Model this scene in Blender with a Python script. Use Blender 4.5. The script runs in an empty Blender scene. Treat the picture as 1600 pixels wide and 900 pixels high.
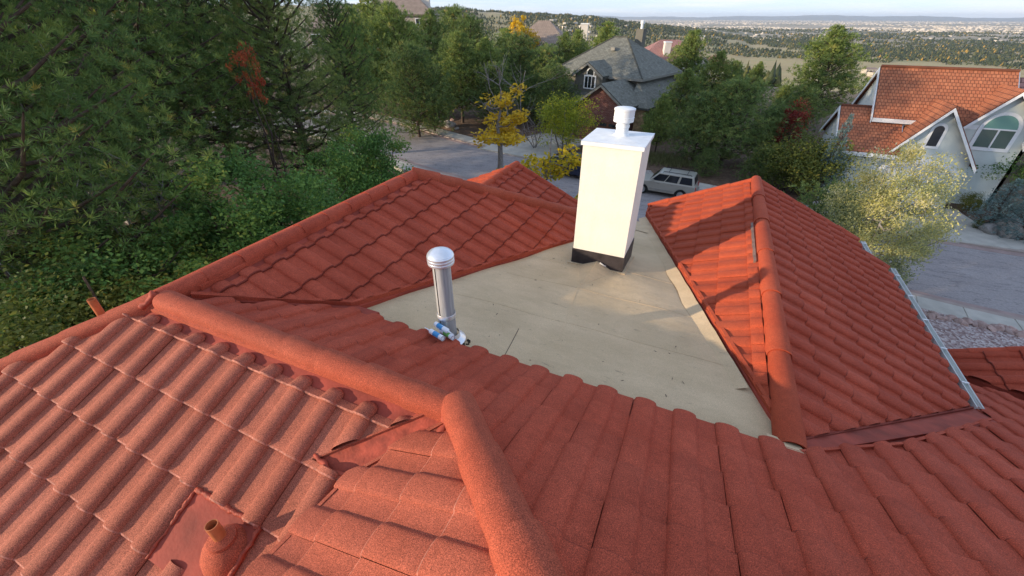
import bpy, math, random
import numpy as np
from math import sin, cos, tan, atan, radians, sqrt, pi, hypot, atan2
from mathutils import Matrix, Vector

scene = bpy.context.scene
COL = scene.collection
random.seed(7); RNG = np.random.default_rng(11)

# ------------------------------------------------------------------ camera
# World axes follow the red house: X to the right along its main ridge, Y away
# from the viewer, Z up. The street is z = 0 and the camera stands at x = y = 0.
H = 11.5
FPX, ALPHA, ROLL = 645.0, radians(24.2), 0.003
PITCH = atan((450 - 26) / FPX)
Fv = Vector((-sin(ALPHA) * cos(PITCH), cos(ALPHA) * cos(PITCH), -sin(PITCH)))
Rv = Vector((cos(ALPHA), sin(ALPHA), 0))
Uv = Rv.cross(Fv)
Rv, Uv = Rv * cos(ROLL) + Uv * sin(ROLL), Uv * cos(ROLL) - Rv * sin(ROLL)
cam = bpy.data.cameras.new('camera')
cam.sensor_width = 36; cam.lens = 36 * FPX / 1600
cam.clip_start = 0.05; cam.clip_end = 200000
co = bpy.data.objects.new('camera', cam); COL.objects.link(co)
m = Matrix((Rv, Uv, -Fv)).transposed().to_4x4(); m.translation = (0, 0, H)
co.matrix_world = m
scene.camera = co

def ray(px, py):
    return Fv + Rv * ((px - 800) / FPX) + Uv * ((450 - py) / FPX)
def on_z(px, py, z):
    r = ray(px, py); return Vector((0, 0, H)) + r * ((z - H) / r.z)
def on_plane(px, py, n, p0):
    n = Vector(n); r = ray(px, py); o = Vector((0, 0, H))
    return o + r * (n.dot(Vector(p0) - o) / n.dot(r))
def at_dist(px, py, D):
    r = ray(px, py); return Vector((0, 0, H)) + r * (D / hypot(r.x, r.y))

# ------------------------------------------------------------------ light
SUN_EL = radians(12.5)
SDIR = Vector((-0.755 * cos(SUN_EL), -0.656 * cos(SUN_EL), sin(SUN_EL)))   # towards the sun
world = bpy.data.worlds.new('World'); scene.world = world; world.use_nodes = True
wt = world.node_tree; wt.nodes.clear()
wo = wt.nodes.new('ShaderNodeOutputWorld'); bg = wt.nodes.new('ShaderNodeBackground')
sky = wt.nodes.new('ShaderNodeTexSky'); sky.sky_type = 'NISHITA'; sky.sun_disc = False
sky.sun_elevation = SUN_EL; sky.sun_rotation = atan2(SDIR.x, SDIR.y)
sky.air_density = 1.0; sky.dust_density = 0.6; sky.ozone_density = 1.4; sky.altitude = 1900
tc = wt.nodes.new('ShaderNodeTexCoord'); sp = wt.nodes.new('ShaderNodeSeparateXYZ')
wt.links.new(tc.outputs['Generated'], sp.inputs[0])
mp = wt.nodes.new('ShaderNodeMapping'); mp.inputs['Scale'].default_value = (2.2, 2.2, 30)
wt.links.new(tc.outputs['Generated'], mp.inputs[0])
cn = wt.nodes.new('ShaderNodeTexNoise'); cn.inputs['Scale'].default_value = 1.6
cn.inputs['Detail'].default_value = 7; cn.inputs['Roughness'].default_value = 0.6
wt.links.new(mp.outputs[0], cn.inputs['Vector'])
cr = wt.nodes.new('ShaderNodeMapRange'); cr.inputs[1].default_value = 0.47; cr.inputs[2].default_value = 0.70
cr.inputs[3].default_value = 0.0; cr.inputs[4].default_value = 0.8
wt.links.new(cn.outputs['Fac'], cr.inputs[0])
cm = wt.nodes.new('ShaderNodeMixRGB'); cm.inputs[2].default_value = (4.6, 4.5, 4.4, 1)
tint = wt.nodes.new('ShaderNodeMixRGB'); tint.blend_type = 'MULTIPLY'; tint.inputs[0].default_value = 1; tint.inputs[2].default_value = (1.68, 1.98, 2.58, 1)
gm = wt.nodes.new('ShaderNodeGamma'); gm.inputs[1].default_value = 0.36; wt.links.new(sky.outputs[0], gm.inputs[0]); wt.links.new(gm.outputs[0], tint.inputs[1])
wt.links.new(cr.outputs[0], cm.inputs[0]); wt.links.new(tint.outputs[0], cm.inputs[1])
wt.links.new(cm.outputs[0], bg.inputs[0]); bg.inputs[1].default_value = 0.15
wt.links.new(bg.outputs[0], wo.inputs[0])
sl = bpy.data.lights.new('sun', 'SUN'); sl.energy = 3.2; sl.angle = radians(0.6); sl.color = (1, 0.83, 0.62)
so = bpy.data.objects.new('sun', sl); COL.objects.link(so)
so.rotation_euler = SDIR.to_track_quat('Z', 'Y').to_euler(); so.location = (-40, -40, 40)
scene.view_settings.view_transform = 'Standard'; scene.view_settings.look = 'None'
scene.view_settings.gamma = 1; scene.view_settings.use_curve_mapping = False
scene.view_settings.exposure = 0.86
scene.cycles.max_bounces = 6; scene.cycles.diffuse_bounces = 3; scene.cycles.volume_bounces = 1
scene.cycles.transparent_max_bounces = 6; scene.cycles.use_denoising = True

# ------------------------------------------------------------------ materials
MATS = {}
def nmat(name):
    mt = bpy.data.materials.new(name); mt.use_nodes = True; nt = mt.node_tree
    b = nt.nodes['Principled BSDF']; MATS[name] = mt
    return mt, nt, b
def N(nt, t, **kw):
    n = nt.nodes.new(t)
    for k, v in kw.items():
        if k in n.inputs: n.inputs[k].default_value = v
        else: setattr(n, k, v)
    return n
def ramp(nt, src, stops):
    r = nt.nodes.new('ShaderNodeValToRGB'); e = r.color_ramp.elements
    while len(e) < len(stops): e.new(0.5)
    for el, (p, c) in zip(e, stops):
        el.position = p; el.color = (*c, 1) if len(c) == 3 else c
    nt.links.new(src, r.inputs[0]); return r
def mix(nt, fac, a, b, mode='MIX'):
    mx = nt.nodes.new('ShaderNodeMixRGB'); mx.blend_type = mode
    for i, v in ((0, fac), (1, a), (2, b)):
        if isinstance(v, (int, float)): mx.inputs[i].default_value = v
        elif isinstance(v, tuple): mx.inputs[i].default_value = (*v, 1) if len(v) == 3 else v
        else: nt.links.new(v, mx.inputs[i])
    return mx.outputs[0]
def bump(nt, b, h, strength=0.3, dist=0.01, prev=None):
    bp = nt.nodes.new('ShaderNodeBump'); bp.inputs['Strength'].default_value = strength
    bp.inputs['Distance'].default_value = dist
    nt.links.new(h, bp.inputs['Height'])
    if prev: nt.links.new(prev, bp.inputs['Normal'])
    nt.links.new(bp.outputs[0], b.inputs['Normal']); return bp.outputs[0]
def pos(nt): return nt.nodes.new('ShaderNodeNewGeometry').outputs['Position']
def noise(nt, vec, scale, detail=4, rough=0.55, out='Fac'):
    n = N(nt, 'ShaderNodeTexNoise', Scale=scale, Detail=detail, Roughness=rough)
    nt.links.new(vec, n.inputs['Vector']); return n.outputs[out]

def simple(name, c, rough=0.7, metal=0.0, var=0.12, scale=6.0, bumpy=0.0, bscale=60.0, spec=0.3):
    mt, nt, b = nmat(name); p = pos(nt)
    n = noise(nt, p, scale)
    lo = tuple(max(0, x * (1 - var)) for x in c); hi = tuple(min(1, x * (1 + var)) for x in c)
    r = ramp(nt, n, [(0.3, lo), (0.7, hi)]); nt.links.new(r.outputs[0], b.inputs['Base Color'])
    b.inputs['Roughness'].default_value = rough; b.inputs['Metallic'].default_value = metal
    b.inputs['Specular IOR Level'].default_value = spec
    if bumpy: bump(nt, b, noise(nt, p, bscale, 3), bumpy, 0.01)
    return mt

def tile_mat(name, c, worn, grain=0.35):
    """stone-granule coated metal tile: granule speckle, blotchy fading, slight tone per tile"""
    mt, nt, b = nmat(name); p = pos(nt)
    oi = nt.nodes.new('ShaderNodeObjectInfo')
    big = noise(nt, p, 1.7, 5, 0.6)
    mid = noise(nt, p, 14.0, 4, 0.6)
    fine = noise(nt, p, 190.0, 2, 0.5)
    base = ramp(nt, big, [(0.3, c), (0.72, worn)]).outputs[0]
    base = mix(nt, 0.22, base, ramp(nt, mid, [(0.3, (0.25, 0.25, 0.25)), (0.7, (1, 1, 1))]).outputs[0], 'MULTIPLY')
    sp_ = ramp(nt, fine, [(0.30, (1 - grain,) * 3), (0.5, (1, 1, 1)), (0.72, (1 + grain * 1.4,) * 3)])
    base = mix(nt, 1.0, base, sp_.outputs[0], 'MULTIPLY')
    tone = ramp(nt, oi.outputs['Random'], [(0.0, (0.90, 0.89, 0.89)), (1.0, (1.07, 1.07, 1.06))])
    base = mix(nt, 1.0, base, tone.outputs[0], 'MULTIPLY')
    nt.links.new(base, b.inputs['Base Color'])
    b.inputs['Roughness'].default_value = 0.85; b.inputs['Specular IOR Level'].default_value = 0.25
    bump(nt, b, fine, 0.55, 0.004)
    return mt
tile_mat('tile_red', (0.375, 0.060, 0.028), (0.48, 0.092, 0.047), 0.5)
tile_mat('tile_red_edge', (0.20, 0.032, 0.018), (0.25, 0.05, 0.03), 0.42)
tile_mat('tile_fresh', (0.40, 0.062, 0.024), (0.47, 0.088, 0.037))
tile_mat('tile_faded', (0.34, 0.094, 0.052), (0.41, 0.128, 0.078), 0.55)
tile_mat('tile_mid', (0.35, 0.078, 0.040), (0.40, 0.102, 0.058), 0.5)
tile_mat('cap_red', (0.38, 0.072, 0.034), (0.45, 0.105, 0.055), 0.5)
simple('worn_edge', (0.41, 0.15, 0.10), 0.8, var=0.55, scale=42)
simple('red_flashing', (0.30, 0.052, 0.03), 0.75, var=0.3, scale=4, bumpy=0.3, bscale=40)
simple('red_paint_thick', (0.36, 0.062, 0.032), 0.7, var=0.35, scale=14, bumpy=0.35, bscale=45)
simple('sealant_red', (0.36, 0.062, 0.03), 0.6, var=0.3, scale=40, bumpy=0.9, bscale=70)
simple('grey_metal_strip', (0.20, 0.12, 0.09), 0.6, var=0.3)
simple('copper_pipe', (0.50, 0.16, 0.06), 0.5, 0.0, var=0.25, scale=15)
simple('dark_inside', (0.01, 0.01, 0.01), 0.9)
mt, nt, b = nmat('stucco_white'); p = pos(nt)
mq = N(nt, 'ShaderNodeMapping'); mq.inputs['Scale'].default_value = (7, 7, 0.7); nt.links.new(p, mq.inputs[0])
base = ramp(nt, noise(nt, p, 3.0, 5), [(0.3, (0.76, 0.71, 0.60)), (0.7, (0.82, 0.765, 0.66))]).outputs[0]
base = mix(nt, 0.5, base, ramp(nt, noise(nt, mq.outputs[0], 1.0, 6, 0.65), [(0.35, (1.04,) * 3), (0.62, (0.97, 0.965, 0.95)), (0.78, (0.86, 0.84, 0.80))]).outputs[0], 'MULTIPLY')
nt.links.new(base, b.inputs['Base Color']); b.inputs['Roughness'].default_value = 0.88
bump(nt, b, noise(nt, p, 45, 5, 0.65), 0.5, 0.012)
simple('white_metal', (0.80, 0.81, 0.80), 0.45, var=0.08, scale=9)
simple('chimney_flashing', (0.055, 0.045, 0.045), 0.5, 0.3, var=0.4, scale=6)
simple('bright_metal', (0.82, 0.84, 0.87), 0.34, 0.7, var=0.06, scale=12)
simple('gutter_white', (0.66, 0.68, 0.64), 0.4, var=0.08, scale=3)
simple('tube_white', (0.85, 0.88, 0.9), 0.35, var=0.02)
simple('tube_blue', (0.05, 0.3, 0.62), 0.35, var=0.05)
simple('tube_green', (0.18, 0.5, 0.12), 0.35, var=0.05)
simple('mastic_dark', (0.05, 0.04, 0.03), 0.8, var=0.4, scale=30)
# galvanised pipe: vertical streaks of dull and bright zinc
mt, nt, b = nmat('galvanised'); p = pos(nt)
mp_ = N(nt, 'ShaderNodeMapping'); mp_.inputs['Scale'].default_value = (30, 30, 1.6); nt.links.new(p, mp_.inputs[0])
r = ramp(nt, noise(nt, mp_.outputs[0], 1.0, 4), [(0.35, (0.27, 0.28, 0.285)), (0.55, (0.42, 0.425, 0.42)), (0.72, (0.62, 0.61, 0.57))])
nt.links.new(r.outputs[0], b.inputs['Base Color']); b.inputs['Metallic'].default_value = 0.15
b.inputs['Roughness'].default_value = 0.5
# rolled roofing on the flat deck: granules, dirty streaks, scuffs
mt, nt, b = nmat('roll_roofing'); p = pos(nt)
base = ramp(nt, noise(nt, p, 1.1, 6, 0.6), [(0.3, (0.55, 0.405, 0.235)), (0.7, (0.67, 0.50, 0.305))]).outputs[0]
gr = ramp(nt, noise(nt, p, 220, 2), [(0.3, (0.72, 0.72, 0.72)), (0.7, (1.2, 1.2, 1.2))]).outputs[0]
base = mix(nt, 1.0, base, gr, 'MULTIPLY')
st = N(nt, 'ShaderNodeMapping'); st.inputs['Scale'].default_value = (1.0, 2.6, 1); st.inputs['Rotation'].default_value = (0, 0, 0.5)
nt.links.new(p, st.inputs[0])
sc = ramp(nt, noise(nt, st.outputs[0], 5.5, 9, 0.74), [(0.60, (0, 0, 0)), (0.70, (1, 1, 1))]).outputs[0]
base = mix(nt, mix(nt, 0.75, (0, 0, 0), sc), base, (0.27, 0.205, 0.13))
base = mix(nt, 0.35, base, ramp(nt, noise(nt, st.outputs[0], 1.3, 7, 0.7), [(0.35, (0.74, 0.71, 0.67)), (0.6, (1.10, 1.08, 1.05))]).outputs[0], 'MULTIPLY')
dk = ramp(nt, noise(nt, p, 24, 6, 0.7), [(0.68, (0, 0, 0)), (0.74, (1, 1, 1))]).outputs[0]
base = mix(nt, mix(nt, 0.6, (0, 0, 0), dk), base, (0.14, 0.11, 0.08))
nt.links.new(base, b.inputs['Base Color']); b.inputs['Roughness'].default_value = 0.9
hb = bump(nt, b, noise(nt, p, 190, 2), 0.4, 0.003)
bump(nt, b, noise(nt, p, 3.2, 4), 0.5, 0.03, hb)
# asphalt
mt, nt, b = nmat('asphalt'); p = pos(nt)
base = ramp(nt, noise(nt, p, 0.35, 6, 0.6), [(0.3, (0.265, 0.232, 0.222)), (0.7, (0.345, 0.308, 0.292))]).outputs[0]
base = mix(nt, 1.0, base, ramp(nt, noise(nt, p, 9, 5, 0.8), [(0.3, (0.72,) * 3), (0.7, (1.25,) * 3)]).outputs[0], 'MULTIPLY')
sm = N(nt, 'ShaderNodeMapping'); sm.inputs['Scale'].default_value = (0.25, 1.2, 1); sm.inputs['Rotation'].default_value = (0, 0, -0.2); nt.links.new(p, sm.inputs[0])
crk = ramp(nt, noise(nt, sm.outputs[0], 0.9, 8, 0.65), [(0.485, (0, 0, 0)), (0.5, (1, 1, 1)), (0.515, (0, 0, 0))]).outputs[0]
base = mix(nt, mix(nt, 0.55, (0, 0, 0), crk), base, (0.07, 0.06, 0.065))
nt.links.new(base, b.inputs['Base Color']); b.inputs['Roughness'].default_value = 0.9
bump(nt, b, noise(nt, p, 40, 3), 0.4, 0.01)
simple('concrete', (0.46, 0.43, 0.37), 0.9, var=0.14, scale=1.4, bumpy=0.2, bscale=20)
simple('concrete_pinkish', (0.36, 0.29, 0.25), 0.9, var=0.15, scale=1.4)
simple('gutter_pan', (0.33, 0.24, 0.215), 0.9, var=0.2, scale=1.1)
# gravel yard
mt, nt, b = nmat('pink_gravel'); p = pos(nt)
v = N(nt, 'ShaderNodeTexVoronoi', Scale=11.0); nt.links.new(p, v.inputs['Vector'])
hs = ramp(nt, v.outputs['Color'], [(0.1, (0.20, 0.125, 0.11)), (0.45, (0.36, 0.26, 0.24)), (0.8, (0.55, 0.47, 0.44))])
nt.links.new(hs.outputs[0], b.inputs['Base Color']); b.inputs['Roughness'].default_value = 0.9
bump(nt, b, v.outputs['Distance'], 1.0, 0.06)
def rock_mat(name, a, c):
    mt, nt, b = nmat(name); p = pos(nt)
    oi = nt.nodes.new('ShaderNodeObjectInfo')
    base = ramp(nt, noise(nt, p, 5, 6, 0.65), [(0.3, a), (0.7, c)]).outputs[0]
    base = mix(nt, 1.0, base, ramp(nt, oi.outputs['Random'], [(0, (0.75,) * 3), (1, (1.2, 1.16, 1.12))]).outputs[0], 'MULTIPLY')
    nt.links.new(base, b.inputs['Base Color']); b.inputs['Roughness'].default_value = 0.9
    bump(nt, b, noise(nt, p, 9, 6), 0.7, 0.08)
rock_mat('boulder_grey', (0.22, 0.20, 0.18), (0.45, 0.42, 0.38))
rock_mat('rock_pink', (0.30, 0.18, 0.15), (0.55, 0.42, 0.38))
rock_mat('cobble', (0.22, 0.21, 0.20), (0.46, 0.44, 0.40))
# ground: mulch close by, dry grass and dark scrub further off
mt, nt, b = nmat('ground'); p = pos(nt)
mul = ramp(nt, noise(nt, p, 3.0, 8, 0.75), [(0.28, (0.055, 0.032, 0.02)), (0.5, (0.13, 0.078, 0.05)), (0.72, (0.23, 0.16, 0.10))]).outputs[0]
fld = ramp(nt, noise(nt, p, 0.012, 8, 0.6), [(0.3, (0.31, 0.23, 0.10)), (0.5, (0.39, 0.30, 0.135)), (0.62, (0.27, 0.25, 0.09)), (0.75, (0.45, 0.33, 0.20))]).outputs[0]
cty = ramp(nt, noise(nt, p, 0.0016, 8, 0.65), [(0.32, (0.11, 0.12, 0.055)), (0.48, (0.30, 0.245, 0.16)), (0.6, (0.42, 0.34, 0.235)), (0.7, (0.14, 0.14, 0.075))]).outputs[0]
ln = N(nt, 'ShaderNodeVectorMath', operation='LENGTH'); nt.links.new(p, ln.inputs[0])
f1 = N(nt, 'ShaderNodeMapRange'); f1.inputs[1].default_value = 90; f1.inputs[2].default_value = 240; nt.links.new(ln.outputs['Value'], f1.inputs[0])
f2 = N(nt, 'ShaderNodeMapRange'); f2.inputs[1].default_value = 1900; f2.inputs[2].default_value = 3000; nt.links.new(ln.outputs['Value'], f2.inputs[0])
base = mix(nt, f2.outputs[0], mix(nt, f1.outputs[0], mul, fld), cty)
f3 = N(nt, 'ShaderNodeMapRange'); f3.inputs[1].default_value = 21000; f3.inputs[2].default_value = 25000; nt.links.new(ln.outputs['Value'], f3.inputs[0])
base = mix(nt, f3.outputs[0], base, (0.06, 0.075, 0.06))
nt.links.new(base, b.inputs['Base Color']); b.inputs['Roughness'].default_value = 0.95
bump(nt, b, noise(nt, p, 14, 5), 0.6, 0.05)
# foliage: tone from a per-clump attribute, part of the light passes through
def leaf_mat(name, stops, trans=0.3, rough=0.6):
    mt, nt, b = nmat(name)
    at = nt.nodes.new('ShaderNodeAttribute'); at.attribute_name = 'tone'
    oi = nt.nodes.new('ShaderNodeObjectInfo')
    base = ramp(nt, at.outputs['Fac'], stops).outputs[0]
    base = mix(nt, 1.0, base, ramp(nt, oi.outputs['Random'], [(0, (0.8, 0.82, 0.8)), (1, (1.18, 1.14, 1.05))]).outputs[0], 'MULTIPLY')
    nt.links.new(base, b.inputs['Base Color']); b.inputs['Roughness'].default_value = rough
    b.inputs['Specular IOR Level'].default_value = 0.2
    tr = nt.nodes.new('ShaderNodeBsdfTranslucent'); nt.links.new(base, tr.inputs[0])
    ms = nt.nodes.new('ShaderNodeMixShader'); ms.inputs[0].default_value = trans
    nt.links.new(b.outputs[0], ms.inputs[1]); nt.links.new(tr.outputs[0], ms.inputs[2])
    nt.links.new(ms.outputs[0], nt.nodes['Material Output'].inputs[0])
leaf_mat('needles_dark', [(0, (0.063, 0.116, 0.040)), (0.55, (0.129, 0.218, 0.063)), (0.9, (0.243, 0.321, 0.079)), (1, (0.427, 0.332, 0.079))])
leaf_mat('needles_olive', [(0, (0.101, 0.158, 0.051)), (0.5, (0.217, 0.293, 0.082)), (0.85, (0.356, 0.393, 0.107)), (1, (0.585, 0.407, 0.115))])
leaf_mat('needles_mid', [(0, (0.074, 0.128, 0.046)), (0.5, (0.155, 0.228, 0.074)), (0.88, (0.261, 0.309, 0.090)), (1, (0.391, 0.293, 0.090))])
leaf_mat('needles_blue', [(0, (0.086, 0.155, 0.147)), (0.6, (0.207, 0.310, 0.310)), (1, (0.414, 0.535, 0.535))])
leaf_mat('leaf_oak', [(0, (0.060, 0.130, 0.039)), (0.5, (0.118, 0.238, 0.060)), (0.85, (0.238, 0.356, 0.079)), (1, (0.595, 0.536, 0.099))])
leaf_mat('leaf_autumn_bush', [(0, (0.057, 0.086, 0.023)), (0.5, (0.127, 0.155, 0.034)), (0.85, (0.230, 0.230, 0.046)), (0.97, (0.391, 0.310, 0.057)), (1, (0.414, 0.230, 0.115))])
leaf_mat('leaf_yellow', [(0, (0.38, 0.26, 0.03)), (0.5, (0.62, 0.42, 0.03)), (0.9, (0.80, 0.55, 0.04)), (1, (0.45, 0.40, 0.06))], 0.35)
leaf_mat('leaf_yellowgreen', [(0, (0.130, 0.182, 0.026)), (0.5, (0.312, 0.351, 0.039)), (0.8, (0.494, 0.468, 0.046)), (1, (0.800, 0.585, 0.039))], 0.35)
leaf_mat('leaf_gold', [(0, (0.22, 0.24, 0.03)), (0.35, (0.45, 0.38, 0.03)), (0.7, (0.70, 0.50, 0.03)), (1, (0.82, 0.58, 0.05))], 0.4)
leaf_mat('leaf_silver', [(0, (0.163, 0.200, 0.112)), (0.35, (0.325, 0.362, 0.200)), (0.65, (0.525, 0.512, 0.213)), (0.85, (0.650, 0.575, 0.163)), (1, (0.775, 0.700, 0.425))], 0.35)
leaf_mat('leaf_red', [(0, (0.16, 0.025, 0.02)), (0.6, (0.36, 0.05, 0.04)), (1, (0.50, 0.16, 0.05))])
leaf_mat('leaf_orange', [(0, (0.45, 0.09, 0.05)), (0.6, (0.62, 0.13, 0.06)), (1, (0.60, 0.32, 0.07))])
leaf_mat('grass', [(0, (0.10, 0.11, 0.04)), (1, (0.26, 0.26, 0.12))])
leaf_mat('far_wood', [(0, (0.032, 0.048, 0.025)), (0.7, (0.069, 0.086, 0.040)), (0.93, (0.149, 0.138, 0.046)), (1, (0.460, 0.276, 0.057))], 0.1)
simple('bark', (0.085, 0.06, 0.045), 0.9, var=0.4, scale=9, bumpy=0.8, bscale=18)
simple('bark_grey', (0.24, 0.215, 0.20), 0.9, var=0.3, scale=9)
simple('weathered_wood', (0.33, 0.29, 0.24), 0.9, var=0.3, scale=8)
simple('stucco_grey', (0.155, 0.145, 0.12), 0.9, var=0.1, scale=2)
simple('stucco_pale', (0.60, 0.64, 0.59), 0.9, var=0.06, scale=1.2, bumpy=0.2, bscale=20)
simple('stucco_beige', (0.42, 0.36, 0.29), 0.9, var=0.08, scale=1.2)
simple('stucco_cream', (0.66, 0.60, 0.52), 0.9, var=0.08, scale=1.2)
simple('trim_white', (0.80, 0.80, 0.78), 0.6, var=0.04)
simple('trim_grey', (0.25, 0.235, 0.20), 0.7, var=0.08)
simple('garage_brown', (0.16, 0.07, 0.045), 0.6, var=0.2)
simple('garage_pale', (0.55, 0.57, 0.55), 0.6, var=0.06)
simple('lamp_glow_glass', (0.8, 0.55, 0.35), 0.3)
def glass_mat(name, c):
    mt, nt, b = nmat(name); b.inputs['Base Color'].default_value = (*c, 1)
    b.inputs['Roughness'].default_value = 0.06; b.inputs['Specular IOR Level'].default_value = 0.9
glass_mat('window_dark', (0.02, 0.025, 0.03)); glass_mat('window_green', (0.09, 0.14, 0.11)); glass_mat('window_teal', (0.18, 0.36, 0.30)); glass_mat('car_glass', (0.012, 0.016, 0.024)); MATS['car_glass'].node_tree.nodes['Principled BSDF'].inputs['Specular IOR Level'].default_value = 0.35
# shingles and flat tiles laid on far roofs (uv in metres: x across, y down the slope)
def shingle_mat(name, c, hi, cw, ch, mortar=0.02, jit=0.35, b_str=0.8, dist=0.05):
    mt, nt, b = nmat(name)
    uv = nt.nodes.new('ShaderNodeUVMap'); uv.uv_map = 'UVMap'
    br = nt.nodes.new('ShaderNodeTexBrick'); nt.links.new(uv.outputs[0], br.inputs['Vector'])
    br.inputs['Scale'].default_value = 1; br.inputs['Brick Width'].default_value = cw; br.inputs['Row Height'].default_value = ch
    br.inputs['Mortar Size'].default_value = mortar; br.inputs['Mortar Smooth'].default_value = 0.3
    br.inputs['Color1'].default_value = (*c, 1); br.inputs['Color2'].default_value = (*hi, 1)
    br.inputs['Mortar'].default_value = (*[x * 0.45 for x in c], 1)
    p = pos(nt)
    base = mix(nt, jit, br.outputs['Color'], ramp(nt, noise(nt, p, 2.4, 6, 0.7), [(0.3, (0.35,) * 3), (0.7, (1.3,) * 3)]).outputs[0], 'MULTIPLY')
    nt.links.new(base, b.inputs['Base Color']); b.inputs['Roughness'].default_value = 0.85
    inv = N(nt, 'ShaderNodeMath', operation='SUBTRACT'); inv.inputs[0].default_value = 1; nt.links.new(br.outputs['Fac'], inv.inputs[1])
    bump(nt, b, inv.outputs[0], b_str, dist)
shingle_mat('roof_orange', (0.37, 0.115, 0.05), (0.46, 0.16, 0.072), 0.22, 0.28, 0.02)
shingle_mat('roof_grey', (0.16, 0.158, 0.125), (0.23, 0.225, 0.185), 0.35, 0.17, 0.012, 0.5, 0.5, 0.02)
shingle_mat('roof_tan', (0.33, 0.245, 0.19), (0.42, 0.32, 0.25), 0.4, 0.4, 0.04)
shingle_mat('roof_pink', (0.40, 0.19, 0.155), (0.48, 0.25, 0.21), 0.4, 0.4, 0.04)
shingle_mat('brick_red', (0.22, 0.075, 0.055), (0.34, 0.17, 0.13), 0.30, 0.11, 0.02, 0.4, 0.5, 0.02)
simple('stone_tan', (0.45, 0.31, 0.17), 0.9, var=0.4, scale=4)
def paint(name, c, metal=0.5):
    mt, nt, b = nmat(name); b.inputs['Base Color'].default_value = (*c, 1); b.inputs['Metallic'].default_value = metal
    b.inputs['Roughness'].default_value = 0.32; b.inputs['Coat Weight'].default_value = 0.5
paint('paint_beige', (0.42, 0.39, 0.33), 0.35); paint('paint_navy', (0.012, 0.02, 0.05), 0.2); paint('trim_car', (0.28, 0.26, 0.23), 0.1)
simple('tyre', (0.018, 0.018, 0.018), 0.85); simple('rim', (0.45, 0.45, 0.45), 0.35, 0.8); simple('black_plastic', (0.03, 0.03, 0.032), 0.6)
simple('light_red', (0.35, 0.02, 0.015), 0.3); simple('light_clear', (0.7, 0.72, 0.72), 0.2)
simple('town_pale', (0.55, 0.48, 0.39), 0.9, var=0.35, scale=0.004)
simple('roof_far', (0.30, 0.22, 0.18), 0.9, var=0.4, scale=0.004)

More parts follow.
